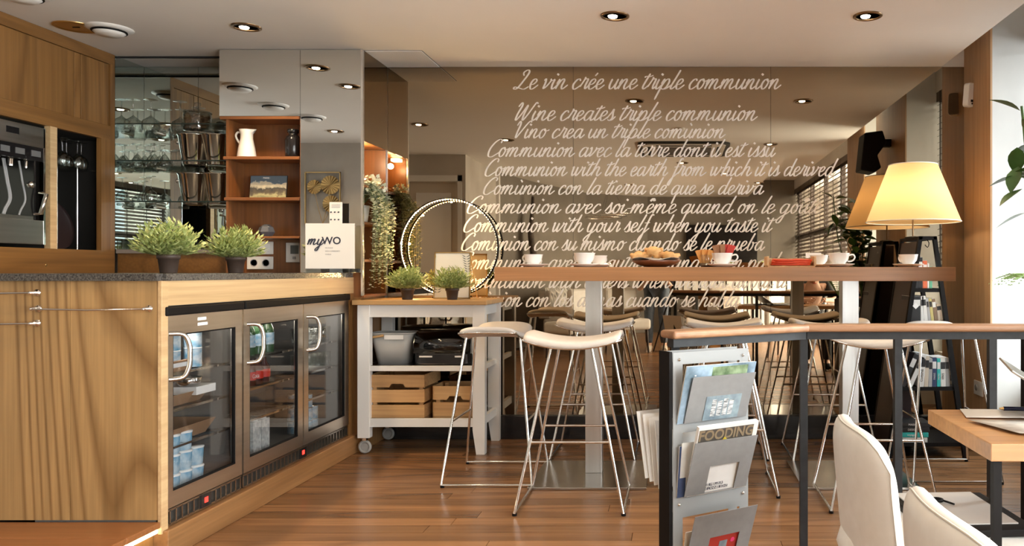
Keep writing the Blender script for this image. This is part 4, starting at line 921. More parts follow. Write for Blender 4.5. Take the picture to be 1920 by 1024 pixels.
so = part('light_beads', bd, M_led, rl); so['kind'] = 'stuff'
part('light_strip', m.add([(math.cos(2*PI*q/96)*(rr_-.0055),dy,rc[2]+math.sin(2*PI*q/96)*(rr_-.0055)) for q in range(96) for dy in (-.003,.003)], [(q*2,((q+1)%96)*2,((q+1)%96)*2+1,q*2+1) for q in range(96)], True), mat('led_tape',(1,1,1),.5,emit=(1,.52,.16),es=14), rl)
part('foot', MB().box(-.10,.10,-.045,.035,0,.008), M_black, rl)
# framed card
fr = thing('framed_card','gilt framed leaf print card standing inside the ring lamp','picture frame',(X(847,5.02),5.02,.945)); fw, fh = .235, .300; R = Matrix.Rotation(-.10,4,'X')
m = MB().box(-fw/2,-fw/2+.007,-.005,.005,0,fh,R).box(fw/2-.007,fw/2,-.005,.005,0,fh,R).box(-fw/2,fw/2,-.005,.005,0,.007,R).box(-fw/2,fw/2,-.005,.005,fh-.007,fh,R)
part('frame_bars', m, M_gold, fr); part('card', MB().box(-fw/2+.007,fw/2-.007,-.001,.001,.007,fh-.007,R), mat('cream_card',(.85,.82,.74),.6), fr)
part('prop_leg', MB().tube([(fw/2-.005,.02,fh*.97),(fw/2+.02,.10,.004)],.004).tube([(-fw/2+.005,.02,fh*.97),(-fw/2+.0,.10,.004)],.004), M_gold, fr)
for (bx, bz, dr) in ((.085,.27,-1),(-.095,.04,1)):
    m = MB()
    for k in range(7):
        px_, pz = bx+dr*.006*k*1.2*(-1 if dr < 0 else 1)*.4, bz+dr*k*.016
        for s_ in (-1,1): m.prism([(px_,pz),(px_+s_*.014,pz+.008),(px_+s_*.028,pz+.004+.010),(px_+s_*.014,pz+.001)],-.0022,-.0012,'y',R)
    part('leaf_print', m, mat('leaf_ink',(.16,.18,.17),.6), fr)
for k in range(4): part('print_line', MB().box(-.05,.05,-.0022,-.0012,.20-k*.02,.2015-k*.02,R), M_textg, fr)

# ------------------------------------------------------------------ tall table
tb_ = thing('high_table','long cherry wood bar table on two steel columns','table',(.255,4.3,0))
TZ, TX0, TX1, TY0, TY1 = 1.142, -.911, 1.42, 3.96, 4.62
part('tabletop', MB().box(TX0,TX1,TY0,TY1,TZ-.071,TZ), M_table, tb_, world=True, bevel=.002)
for cx in (-.445,.965):
    part('column', MB().box(cx-.045,cx+.045,4.30,4.39,.014,TZ-.071), M_steelv, tb_, world=True, bevel=.002)
    part('base_plate', MB().box(cx-.31,cx+.30,4.01,4.59,.001,.014), M_plate, tb_, world=True, bevel=.002)
def cup(loc, label, rz=0, s=1, saucer=True, sl=None):
    t = thing('cup', label, 'cup', (loc[0],loc[1],loc[2]+(.011 if saucer else 0)), rz, 'white cups on the tall table')
    part('bowl', MB().lathe([(r*s,z*s) for r,z in [(.0001,.004),(.022,.003),(.024,0),(.027,0),(.028,.006),(.044,.026),(.050,.055),(.0515,.057),(.048,.055),(.042,.028),(.0001,.010)]],28), M_porc, t)
    part('handle', MB().tube(catmull([(.046*s,0,.046*s),(.066*s,0,.050*s),(.074*s,0,.036*s),(.062*s,0,.020*s),(.040*s,0,.018*s)],4),.0042), M_porc, t)
    if saucer:
        q = thing('saucer', sl or label.replace('cup','saucer under the cup',1), 'saucer', loc, 0, 'white saucers on the tall table')
        part('dish', MB().lathe([(.0001,.003),(.035,0),(.040,.001),(.080,.015),(.082,.017),(.079,.018),(.038,.010),(.0001,.009)],32), M_porc, q)
    return t
cup((X(1000,4.16),4.16,TZ), 'white cup nearest the left end of the tall table', 2.6)
cup((X(1096,4.10),4.10,TZ), 'white cup above the left steel column', 2.4, 1.12)
cup((X(1122,4.45),4.45,TZ), 'white cup half hidden behind the one above the left column', 1.0)
cup((X(1354,4.10),4.10,TZ), 'white cup in front of the sugar sachets', -.15, 1.1)
cup((X(1536,4.35),4.35,TZ), 'white cup standing behind and left of its twin by the red packets', 1.2, 1.0)
cup((X(1573,4.10),4.10,TZ), 'white cup with its handle to the right, beside the red packets', -.1, 1.1)
cup((X(1703,4.16),4.16,TZ), 'white cup alone at the right end of the tall table', 2.0, 1.0)
bw = thing('bread_bowl','brown wooden bowl lined with paper and filled with pastries','bowl',(X(1230,4.2),4.2,TZ))
part('bowl', MB().lathe([(.0001,.003),(.05,0),(.10,.014),(.135,.036),(.131,.037),(.095,.018),(.0001,.010)],30), mat('turned_wood',(.17,.055,.02),.35), bw)
pp = solo('paper_liner','crumpled printed paper lining the pastry bowl','paper', MB().grid(lambda u,v: (X(1230,4.2)+(u-.5)*.25, 4.2+(v-.5)*.22, TZ+.045+.008*math.sin(u*9+v*3)*math.cos(v*6)), 18, 14, .001), noisy('newsprint',(.75,.74,.72),(.55,.55,.54),.8,60))
M_past = noisy('pastry',(.62,.33,.12),(.80,.52,.24),.6,30,bump=.1); pr_ = None
for i,(dx,dy,dz,rz) in enumerate(((-.085,-.03,0,.3),(-.03,.03,.004,1.2),(.0,-.03,.022,2.2),(.035,.02,.004,.4),(.085,-.01,.004,1.9),(-.01,.01,.030,.2),(.09,.04,0,2.6),(-.07,.04,.006,2.2))):
    loc = (X(1230,4.2)+dx,4.2+dy,TZ+.050+dz)
    if pr_ is None:
        pr_ = thing('pastry','golden croissant piece resting on the left rim of the bowl','pastry',loc,rz,'pastries in the wooden bowl')
        pts = [( .045*math.cos(a), .03*math.sin(a), .012+.004*math.sin(a*5)) for a in [PI*k/12 for k in range(13)]]
        part('crust', MB().tube(pts,[.004+.014*math.sin(PI*k/12)**.7*(1+.15*(k%2)) for k in range(13)],8), M_past, pr_)
    else: dup(pr_,loc,rz,['','golden croissant piece at the back of the heap, left of centre','topmost golden croissant piece at the front of the heap','golden croissant piece right of the heap centre','golden croissant piece resting on the right rim','topmost golden croissant piece at the back of the heap','golden croissant piece at the back right of the bowl','golden croissant piece at the back left of the bowl'][i])
# sugar sachets
sp = thing('sachet_holder','dark dish holding glasses of sugar sachets','holder',(X(1345,4.4),4.38,TZ))
part('dish', MB().lathe([(.0001,.004),(.07,.002),(.115,.010),(.112,.012),(.0001,.008)],26), M_purple, sp)
for q,(dx,cl) in enumerate(((-.07,0),(.035,1))): part('glass', MB().lathe([(.0001,.014),(.026,.010),(.030,.07),(.028,.07)],20,c=(dx,0,0)), M_gls, sp)
for q in range(18):
    dx = -.07 if q < 9 else .035; k = q % 9; ang = (k-4)*.10; M = Matrix.Translation((dx+(k-4)*.005,.006*(q%3)-.006,.025))@Matrix.Rotation(ang,4,'Y')
    hgt = .075 if q < 9 else .105
    part_m = [M_orange, mat('sachet_brown',(.35,.17,.08),.6), M_red][0 if q < 9 else (1 if k < 5 else 2)]
    if q == 0: s0 = thing('sugar_sachet','orange sugar sachet standing in the left glass','sachet',(0,0,0),0,'orange sugar sachets')
    if q == 9: s0 = thing('sugar_sachet','brown or red sugar sachet standing in the right glass','sachet',(0,0,0),0,'brown and red sugar sachets')
    r_ = thing('sugar_sachet', s0['label'], 'sachet', Vector(sp.location)+M.translation, 0, s0['group']); r_.rotation_euler = (0,ang,0)
    part('packet', MB().box(-.007,.007,-.002,.002,0,hgt), part_m, r_)
for o in [o for o in bpy.data.objects if o.name.startswith('sugar_sachet') and o.location.length < 1e-6]: bpy.data.objects.remove(o)
# napkin tray with red packets
nt_ = thing('napkin_tray','pale wooden tray with tall ends beside the cups','tray',(X(1481,4.2),4.2,TZ))
part('base_board', MB().box(-.125,.125,-.06,.06,0,.008), M_oaklt, nt_)
for s_ in (-1,1): part('end_board', MB().box(s_*.125-.006,s_*.125+.006,-.06,.06,.008,.058), M_oaklt, nt_, bevel=.002)
part('back_board', MB().box(-.118,.118,.052,.06,.008,.05), M_oaklt, nt_)
for q in range(3): solo('red_packet',['bottom','middle','topmost'][q]+' red folded packet in the wooden tray','packet', MB().grid(lambda u,v: ((u-.5)*.20,(v-.5)*.085,.004*math.sin(u*9+q)*math.sin(v*4)+.008),8,5,.010), mat('red_cloth',(.62,.06,.02),.5), 'red folded packets', (X(1481,4.2)+.004*q,4.19,TZ+.012+.011*q), .03*q)
cs_ = thing('table_card','small white folded card standing behind the cups','card',(X(1526,4.5),4.5,TZ)); part('card', MB().box(-.045,.045,-.001,.001,0,.085,Matrix.Rotation(-.15,4,'X')).box(-.045,.045,-.001,.001,0,.085,Matrix.Translation((0,.026,0))@Matrix.Rotation(.15,4,'X')), M_paper, cs_)
part('drawn_sprig', MB().tube([(-.03,-.006,.055),(-.005,-.008,.065),(.02,-.008,.06)],.0015,4).tube([(-.01,-.005,.04),(.01,-.006,.05),(.028,-.006,.045)],.0012,4), M_ink, cs_)

# ------------------------------------------------------------------ bar stools
def make_stool(loc, label, rz=0):
    t = thing('bar_stool', label, 'bar stool', loc, rz, 'chrome bar stools with pale saddle seats')
    def seat(u,v):
        x = (u-.5)*.46; yy = (v-.5)*.34*(1-.12*(2*u-1)**2); e = (2*u-1)**2; f = (2*v-1)**4
        return (x, yy, .797+.040*e-.012*f-.010*e*e*f)
    part('seat', MB().grid(seat,16,10,.034), M_seat, t, bevel=.0, sub=1)
    rail = []
    for k in range(17):
        u = k/16; x = (u-.5)*.455; rail.append((x,-.150,.756+.040*(2*u-1)**2))
    rail2 = [(x,.150,z) for x,_,z in rail][::-1]
    part('seat_rail', MB().tube(rail+[(.232,-.10,.800),(.232,.10,.800)]+rail2+[(-.232,.10,.800),(-.232,-.10,.800)],.0058,8,closed=True), M_chrome, t)
    for sx in (-1,1):
        for sy in (-1,1):
            part('leg', MB().tube([(sx*.095,sy*.145,.762),(sx*.25,sy*.235,.012)],.0072,8), M_chrome, t)
        part('runner', MB().tube([(sx*.25,-.235,.012),(sx*.25,.235,.012)],.0072,8), M_chrome, t)
        for sy in (-1,1): part('glide', MB().lathe([(.011,0),(.011,.012)],10,c=(sx*.25,sy*.228,0)), M_black, t)
    for sy in (-1,1):
        x_ = .095+.155*(.762-.33)/.75; part('footrest', MB().tube([(-x_,sy*(.145+.09*(.762-.33)/.75),.33),(x_,sy*(.145+.09*(.762-.33)/.75),.33)],.0062,8), M_chrome, t)
    return t
sB = make_stool((-.484,3.82,0),'pale saddle bar stool in front of the left table column',0)
dup(sB,(-.975,4.31,0),PI/2,'bar stool turned sideways at the left end of the table by the trolley')
dup(sB,(-.486,4.85,0),0,'bar stool between the left column and the mirror')
dup(sB,(.262,4.10,0),0,'bar stool behind the magazine rack on the near side of the table')
dup(sB,(.30,4.86,0),0,'bar stool against the mirror, right of the one behind the left column')
dup(sB,(.975,3.86,0),0,'bar stool in front of the right table column behind the railing')
dup(sB,(.945,4.83,0),0,'bar stool between the right column and the mirror')
dup(sB,(1.49,4.37,0),PI/2,'bar stool turned sideways at the right end of the table by the bookshelf')

# ------------------------------------------------------------------ A-frame bookshelf and lamp
lx, ly0, ly1 = 1.62, 4.66, 5.06
bsf = thing('bookshelf','black A-frame ladder bookshelf full of books by the veneer pier','bookshelf',(lx,(ly0+ly1)/2,0))
zt = Z(443,ly0)
def hw(z): return .053+(.245-.053)*(1-(z/zt))     # half width of the trapezoid
def xc(z): return X(1740,ly0) + 0*z
cxs = X(1740,ly0)
for s_ in (-1,1):
    for yy in (ly0,ly1-.03):
        p = [(cxs+s_*hw(0),0),(cxs+s_*(hw(0)-.03),0),(cxs+s_*(hw(zt)-.022),zt),(cxs+s_*hw(zt),zt)]
        part('upright', MB().prism(p,yy,yy+.03,'y'), M_black, bsf, world=True)
part('side_board', MB().prism([(cxs-hw(0)+.0,0),(cxs-hw(0)+.012,0),(cxs-hw(zt)+.012,zt-.03),(cxs-hw(zt),zt-.03)],ly0+.03,ly1-.03,'y'), M_purple, bsf, world=True)
part('back_board', MB().prism([(cxs-hw(0),0),(cxs+.02,0),(cxs+.02,zt-.03),(cxs-hw(zt),zt-.03)],ly1-.004,ly1,'y'), M_purple, bsf, world=True)
part('top_board', MB().box(cxs-hw(zt),cxs+hw(zt),ly0,ly1,zt-.02,zt), M_black, bsf, world=True)
zsh = [Z(823,ly0)-.0,Z(729,ly0),Z(607,ly0) if 0 else Z(632,ly0),Z(545,ly0)]
zsh = [.10, Z(726,ly0), Z(603,ly0), Z(541,ly0)]
for z_ in zsh: part('shelf', MB().box(cxs-hw(z_)+.01,cxs+hw(z_)-.01,ly0+.005,ly1-.005,z_-.022,z_), M_black, bsf, world=True)
part('hook', MB().tube(catmull([(cxs+.0,ly0+.02,zt-.02),(cxs+.012,ly0+.02,zt-.04),(cxs+.004,ly0+.02,zt-.065),(cxs-.012,ly0+.02,zt-.05)],4),.0025,6), M_black, bsf, world=True)
COL = {'k':(.02,.02,.022),'w':(.70,.69,.66),'r':(.55,.08,.04),'g':(.12,.38,.24),'n':(.03,.05,.12),'t':(.03,.42,.40),'y':(.50,.42,.16),'b':(.20,.13,.08),'s':(.38,.38,.38),'o':(.62,.14,.06),'c':(.58,.50,.40)}
BM = {k: mat('book_cover_'+k, v, .5) for k, v in COL.items()}
BN = {'k':'black','w':'white','r':'red','g':'green','n':'navy','t':'teal','y':'yellow','b':'brown','s':'grey','o':'orange','c':'cream'}
def book(x, z, w_, h_, d_, col, label, lean=0, title=None, group='books on the ladder bookshelf', y=ly0+.012):
    t = thing('book', label, 'book', (x,y,z+(abs(w_*math.sin(lean)) if lean < 0 else 0)), 0, group); t.rotation_euler = (0,lean,0)
    part('cover', MB().box(0,w_,0,d_,0,.0+h_).box(0,0,0,0,0,0), BM[col], t, bevel=.0015)
    part('pages', MB().box(.002,w_-.002,.003,d_+.0015,.002,h_+.001), M_paper, t)
    if w_ > .011: part('spine_band', MB().box(.002,w_-.002,-.0007,0,h_*.62,h_*.86), BM['w' if col in 'kntrgob' else 'k'], t)
    if title: text('spine_lettering', title, w_*.62, BM['w' if col in 'kntrgob' else 'k'], t, (w_/2,-.001,h_*.36), (PI/2,-PI/2,0) if 1 else (0,0,0))
    return t
def fill(z, x, seq, where, lean=.0):
    for i, (col, w_, h_, tt) in enumerate(seq):
        ord_ = ['first','second','third','fourth','fifth','sixth','seventh','eighth','ninth'][i]
        book(x, z, w_, h_, .17, col, '%s book, %s from the left on %s' % (BN[col], ord_, where), lean[i] if isinstance(lean, list) else lean, tt); x += w_+.0015+(lean[i]*h_*.0 if isinstance(lean, list) else 0)
fill(zsh[3], cxs-.088, [('k',.030,.155,'ATLAS'),('k',.028,.185,'NOIR'),('o',.026,.165,'VINS'),('w',.010,.15,None),('g',.018,.13,None)], 'the narrow upper shelf of the ladder bookshelf')
fill(zsh[2], cxs-.105, [('k',.064,.150,None),('w',.018,.150,None),('w',.024,.148,None),('s',.016,.135,None),('y',.018,.135,None),('b',.022,.13,None),('c',.028,.10,None)], 'the second shelf of the ladder bookshelf', [0,0,-.10,-.12,-.12,-.14,-.14])
text('cover_emblem','◆',.04,M_paper,bsf,(cxs-.073-lx,ly0-.001-(ly0+ly1)/2+.0,zsh[2]+.09),(PI/2,0,0))
fill(zsh[1], cxs-.055, [('w',.034,.195,'CUISINE'),('c',.024,.185,None),('s',.022,.17,None),('n',.026,.175,'PARIS'),('t',.022,.17,'MENU'),('w',.030,.17,'VINS'),('s',.024,.17,None)], 'the long shelf below the railing top', [.08,.05,.02,0,0,-.02,-.05])
book(cxs-.165, zsh[1], .030, .22, .17, 'k', 'black book leaning far over at the left of the long shelf', .42); book(cxs-.118, zsh[1], .026, .20, .17, 'w', 'white book leaning against the black one on the long shelf', .42)
def flat(x, z, col, label, title, w_=.20, h_=.028):
    t = thing('book', label, 'book', (x,ly0+.01,z), 0, 'books lying on the bottom shelf')
    part('cover', MB().box(0,w_,0,.15,0,h_), BM[col], t, bevel=.0015); part('pages', MB().box(.004,w_+.001,.004,.151,.003,h_-.003), M_paper, t)
    text('spine_lettering', title, h_*.6, M_paper, t, (w_*.5,-.001,h_/2), (PI/2,0,0))
for i, (c_, l_, tt) in enumerate((('w','white book at the very bottom of the lying stack','carnet'),('t','teal book lying second from the bottom','voyages'),('k','thick black book lying on the teal one','DESIGN'),('k','black book on top of the lying stack','MAISON'))):
    flat(cxs-.20+.006*i, .101+.0305*i, c_, l_, tt)
lm = thing('table_lamp','large cream cone shade lamp standing on the ladder bookshelf','lamp',(cxs+.0,4.955,zt))
LZ0, LZ1 = Z(416,4.93), Z(309,4.93)
n = 40
m = MB(); vs_ = []
for (r_, z_) in ((.290,LZ0-zt),(.150,LZ1-zt)):
    for j in range(n): vs_.append((r_*math.cos(2*PI*j/n), r_*math.sin(2*PI*j/n), z_))
m.add(vs_, [(j,(j+1)%n,n+(j+1)%n,n+j) for j in range(n)], True)
part('shade', m, M_shade, lm)
for (r_, z_) in ((.290,LZ0-zt),(.150,LZ1-zt)): part('shade_rim', MB().tube(arc((0,0,z_),r_,0,2*PI,40,'xy')[:-1],.003,6,closed=True), M_paper, lm)
part('stem', MB().tube([(0,0,.01),(0,0,LZ1-zt-.05)],.005), M_bronze, lm); part('foot', MB().lathe([(.05,0),(.05,.008),(.008,.014)],20), M_black, lm)
part('bulb', MB().lathe([(.0001,-.035),(.028,-.02),(.030,0),(.012,.04),(.0001,.045)],16,c=(0,0,LZ0-zt+.16)), M_lamp, lm)
point((cxs,4.955,LZ0+.12), 4, .03, (1,.74,.44))
for k in range(3):
    a = k*2*PI/3; part('shade_spoke', MB().tube([(0,0,LZ1-zt-.05),(.150*math.cos(a),.150*math.sin(a),LZ1-zt)],.002,5), M_chrome, lm)
# wall socket on the pier
so_ = thing('wall_socket','white double socket low on the veneer pier','socket',(1.94,5.0,.33)); part('plate', MB().box(-.006,.003,-.07,.07,0,.09), M_plastic, so_, bevel=.002)
part('outlet_well', MB().lathe([(.02,0),(.02,.002),(.0001,.002)],16,M=Matrix.Translation((-.006,.03,.045))@Matrix.Rotation(-PI/2,4,'Y')), M_textg, so_)

# ------------------------------------------------------------------ foreground railing
RZ = .93
P0, P1, P2 = Vector((-.022,2.52)), Vector((.465,2.83)), Vector((1.9,2.83))
rg = thing('railing','low iron railing with a wooden handrail across the foreground','railing',(.46,2.83,0))
def seg_m(a, b):
    d = b-a; L = d.length; M = Matrix.Translation((a.x,a.y,0))@Matrix.Rotation(math.atan2(d.y,d.x),4,'Z'); return M, L
for a, b in ((P0,P1),(P1,P2)):
    M, L = seg_m(a,b); e = .0 if a is P0 else -.004
    part('handrail', MB().box(-.004 if a is P0 else .004,L+(.0 if a is P0 else 0),-.045,.045,RZ-.026,RZ,M), M_rail, rg, world=True, bevel=.010, seg=3)
    part('flat_bar', MB().box(.01,L,-.018,.018,RZ-.054,RZ-.026,M), M_iron, rg, world=True)
for p, px in ((Vector((.003,2.54)),0),(P1,0),(Vector((.805,2.83)),0),(Vector((1.145,2.83)),0),(Vector((1.6,2.83)),0)):
    part('post', MB().box(p.x-.0135,p.x+.0135,p.y-.0135,p.y+.0135,0,RZ-.05), M_iron, rg, world=True)
# ------------------------------------------------------------------ magazine rack (frame: u along the plate, n towards the camera)
ang = math.atan2(.31,.487)
rk = thing('magazine_rack','grey metal magazine rack fixed to the end of the railing','magazine rack',(-.005,2.385,0),ang)
WR = .288; TOP = .872
holes = [(.655,.80),(.43,.605),(.20,.36)]
m = MB(); zc = [TOP]
# plate built from strips round the cut-outs
m.box(0,.035,0,.002,0,TOP).box(WR-.035,WR,0,.002,0,TOP)
zz = TOP
for z0, z1 in ((.66,.835),(.43,.625),(.20,.365),(.02,.15)):
    m.box(.035,WR-.035,0,.002,z1,zz); zz = z0
part('front_plate', m, M_greylt, rk)
part('back_plate', MB().box(0,.035,.060,.062,0,TOP).box(WR-.035,WR,.060,.062,0,TOP).box(.035,WR-.035,.06,.062,.835,TOP).box(.035,WR-.035,.06,.062,.625,.66).box(.035,WR-.035,.06,.062,.365,.43), M_greylt, rk)
part('edge_strip', MB().box(-.012,-.002,.002,.062,0,TOP+.003), M_black, rk)
for u_, z_ in ((.022,TOP-.022),(WR-.022,TOP-.022),(.022,TOP-.465),(WR-.022,TOP-.465)):
    part('bolt', MB().lathe([(.0055,0),(.005,.004),(.0001,.006)],12,M=Matrix.Translation((u_,0,z_))@Matrix.Rotation(PI/2,4,'X')), M_chrome, rk)
def pocket(zb, h):
    # tilted tray: bottom at plate, top out towards the room, with a cut-out window
    M = Matrix.Translation((0,-.006,zb))@Matrix.Rotation(.34,4,'X'); u0, u1 = .035, WR-.015
    a = MB().box(u0,u1,-.002,0,h*.52,h,M).box(u0,u0+.075,-.002,0,0,h*.52,M).box(u1-.05,u1,-.002,0,0,h*.52,M)
    for s_ in (0,1):                       # rounded window corners
        pass
    p = part('pocket', a, M_greymetal, rk); part('pocket_floor', MB().box(u0,u1,-.004,.012,0,.002,Matrix.Translation((0,-.004,zb))), M_greymetal, p)
    return M
def magazine(label, u0, u1, z0, z1, off, thick, m_cov, group='magazines in the grey rack', tilt=.30, deco=None):
    t = thing('magazine', label, 'magazine', (0,0,0), 0, group); t.location = rk.location; t.rotation_euler = rk.rotation_euler
    M = Matrix.Translation((0,off,z0))@Matrix.Rotation(tilt,4,'X'); h = z1-z0
    part('cover', MB().box(u0,u1,-thick,-thick+.0008,0,h,M), m_cov, t); part('pages', MB().box(u0+.001,u1-.002,-thick+.0008,0,.001,h-.001,M), M_paper, t)
    if deco: deco(t, M, h, -thick)
    return t
M_sky = noisy('photo_cover_trees',(.06,.10,.12),(.42,.56,.72),.35,14,detail=8); M_town = noisy('photo_cover_town',(.10,.14,.18),(.30,.38,.42),.35,22)
def deco1(t, M, h, y0):
    part('tree_photo', MB().box(.11,.245,y0-.0006,y0,h*.52,h*.96,M), noisy('tree_photo',(.05,.10,.04),(.35,.45,.28),.35,30,detail=8), t)
    for q in range(14): part('white_word', MB().box(.046,.052,y0-.0006,y0,h*(.33+.038*q),h*(.33+.038*q)+.0035,M), M_paper, t)
def deco2(t, M, h, y0):
    part('back_photo', MB().box(.10,.24,y0-.0006,y0,.0,h*.5,M), mat('blurb_ground',(.04,.05,.06),.4), t)
    for c in range(4):
        for q in range(16): part('blurb_line', MB().box(.130+.022*c-.0+.0008*(q%3),.146+.022*c,y0-.0010,y0-.0006,h*(.10+.022*q),h*(.10+.022*q)+.0015,M), M_paper, t) if q % 2 == 0 or c % 2 else None
def title_text(parent, body, size, m_, u, z, M, y0, bold=.0, sx=1):
    o = text('cover_lettering', body, size, m_, parent, (0,0,0), (0,0,0), bold=bold, sx=sx)
    o.matrix_local = M@Matrix.Translation((u,y0-.0012,z))@Matrix.Rotation(PI/2,4,'X')@Matrix.Diagonal((sx,1,1,1))
def deco3(t, M, h, y0):
    part('title_band', MB().box(.052,WR-.03,y0-.0006,y0,h*.785,h*.955,M), mat('title_dark',(.07,.06,.05),.5), t)
    title_text(t,'FOODING',.047,mat('title_bronze',(.24,.18,.11),.5),.155,h*.868,M,y0,bold=.0012,sx=.96)
    part('yellow_rock', MB().prism([(.128,h*.70),(.178,h*.70),(.174,h*.75),(.160,h*.79),(.150,h*.83),(.142,h*.78),(.130,h*.75)],y0-.0016,y0-.0008,'y',M), noisy('yellow_print',(.35,.25,.02),(.75,.58,.05),.5,90), t)
    title_text(t,'LE MEILLEUR GUIDE',.010,M_ink,.085,h*.72,M,y0)
    for q in range(3): part('print_line', MB().box(.205,.245,y0-.0008,y0,h*(.71+.02*q),h*(.71+.02*q)+.0015,M), M_textg, t)
    part('pale_picture', MB().box(.115,.215,y0-.0008,y0-.0002,.012,h*.44,M), noisy('pale_picture',(.62,.62,.60),(.80,.80,.79),.6,6), t)
    part('caption_ground', MB().box(.112,.178,y0-.0012,y0-.0008,h*.115,h*.155,M).box(.112,.198,y0-.0012,y0-.0008,h*.06,h*.10,M), M_ink, t)
    title_text(t,'LES MEILLEURS',.011,M_paper,.145,h*.135,M,y0-.0004); title_text(t,'DE L\'ANNÉE SONT...',.011,M_paper,.155,h*.08,M,y0-.0004)
M1 = pocket(.655,.155); M2 = pocket(.43,.185); M3 = pocket(.21,.185); M4 = pocket(-.0+.02,.14)
magazine('landscape photo magazine with blue sky in the top rack pocket', .012, WR-.012, .655, .845, .003, .006, M_sky, deco=deco1, tilt=.30)
magazine('dark magazine showing columns of white text in the top pocket window', .06, WR-.03, .655, .80, -.002, .004, M_town, deco=deco2, tilt=.36) if 0 else None
mg = magazine('white food guide magazine in the second rack pocket', .048, WR-.012, .43, .665, .011, .014, mat('guide_cover',(.74,.72,.68),.5), deco=deco3, tilt=.30)
mw = thing('magazine','dark magazine with white text columns behind the top pocket window','magazine',rk.location,ang,'magazines in the grey rack')
Mx = Matrix.Translation((0,-.0095,.657))@Matrix.Rotation(.335,4,'X')
part('cover', MB().box(.10,.235,-.0012,0,.0,.082,Mx), M_town, mw)
for c in range(4):
    part('text_column', MB().box(.125+.022*c,.142+.022*c,-.0016,-.0012,.012,.070-.006*(c%2),Mx), noisy('text_column',(.05,.06,.07),(.85,.85,.84),.6,260,(.2,.2,2.2),detail=0), mw)
magazine('pale folded leaflet tucked left in the second pocket', .018, .075, .44, .60, .0, .004, noisy('leaflet',(.55,.56,.55),(.68,.68,.66),.6,8), tilt=.12)
magazine('navy spined booklet behind the leaflet', .012, .040, .43, .59, .002, .006, BM['n'], tilt=.10)
def deco4(t, M, h, y0):
    title_text(t,'PARIS',.020,M_paper,.13,h*.3,M,y0); part('photo_strip', MB().box(.155,.185,y0-.0008,y0,.01,h*.55,M), M_town, t)
    part('pink_dot', MB().lathe([(.008,0),(.008,.0012)],14,M=M@Matrix.Translation((.205,y0,h*.52))@Matrix.Rotation(PI/2,4,'X')), mat('pink',(.75,.05,.20),.5), t)
magazine('red booklet in the third rack pocket', .09, WR-.05, .215, .34, .0, .004, mat('red_cover',(.42,.03,.02),.45), deco=deco4, tilt=.335)
magazine('cream magazine in the third rack pocket', .03, .20, .215, .33, .0, .004, BM['c'], tilt=.2)
# far side of the rack: papers fanning out to the left
for i in range(4):
    t = solo('newspaper',['outermost','second','third','innermost'][i]+' folded newspaper in the pocket on the far side of the rack','newspaper', MB().box(.02,.24,0,.003,0,.21,Matrix.Rotation(-.12-.05*i,4,'X')), M_paper, 'newspapers on the far side of the rack', (rk.location.x,rk.location.y,.43+.012*i), ang)
    t.location = Vector((rk.location.x,rk.location.y,.44+.01*i))+Vector((-math.sin(ang),math.cos(ang),0))*(.066+.004*i)+Vector((-.03*math.cos(ang)-.012*i,0,0))

# ------------------------------------------------------------------ desk at the right with chairs
dk = thing('desk','oak topped cafe table with black legs at the right edge','table',(1.1,1.9,0))
part('tabletop', MB().box(.678,1.75,1.68,2.10,.712,.75), M_desk, dk, world=True, bevel=.002)
for a, b in ((.697,1.70),(.846,2.075),(1.70,1.70),(1.70,2.075)): part('leg', MB().box(a-.009,a+.009,b-.009,b+.009,0,.712), M_black, dk, world=True)
# legs sit just inside the near corner
pp_ = lambda pts, lab, z, m_, g=None: solo('paper_sheet',lab,'paper', MB().grid(lambda u,v: (pts[0][0]*(1-u)*(1-v)+pts[1][0]*u*(1-v)+pts[2][0]*u*v+pts[3][0]*(1-u)*v, pts[0][1]*(1-u)*(1-v)+pts[1][1]*u*(1-v)+pts[2][1]*u*v+pts[3][1]*(1-u)*v, z+.002*math.sin(u*5)*math.sin(v*4)),6,5,.0008), m_, g)
Yt = lambda py: .37*F/(py-509)
def tp(px, py): yy = Yt(py); return (X(px,yy), yy)
pp_([(X(1812,1.965),1.965),(1.3,1.93),(1.3,2.085),(X(1800,2.085),2.085)], 'plain white paper sheet on the oak table under the pen', .7545, M_paper)
pp_([(.775,1.76),(1.2,1.72),(1.2,1.93),(.719,1.925)], 'printed newspaper page on the oak table', .757, noisy('printed_page',(.72,.70,.66),(.45,.42,.40),.7,22,detail=1))
pn = thing('pen','dark blue pen lying on the white paper','pen',(X(1868,2.05),2.03,.765),-.12); part('barrel', MB().tube([(.01,0,0),(.16,0,0)],.0055,10), mat('pen_blue',(.01,.015,.06),.25), pn); part('tip', MB().tube([(0,0,0),(.01,0,0)],[.002,.0045],8), M_gold, pn)
lp = thing('laptop','open silver laptop seen from its side on the oak table','laptop',(1.02,1.98,.76),-.3)
part('base', MB().box(-.0,.22,-.15,.15,0,.014), M_steel, lp, bevel=.003); part('screen', MB().box(-.003,.003,-.15,.15,0,.20,Matrix.Translation((-.004,0,.012))@Matrix.Rotation(-1.0,4,'Y')), M_steel, lp, bevel=.002)
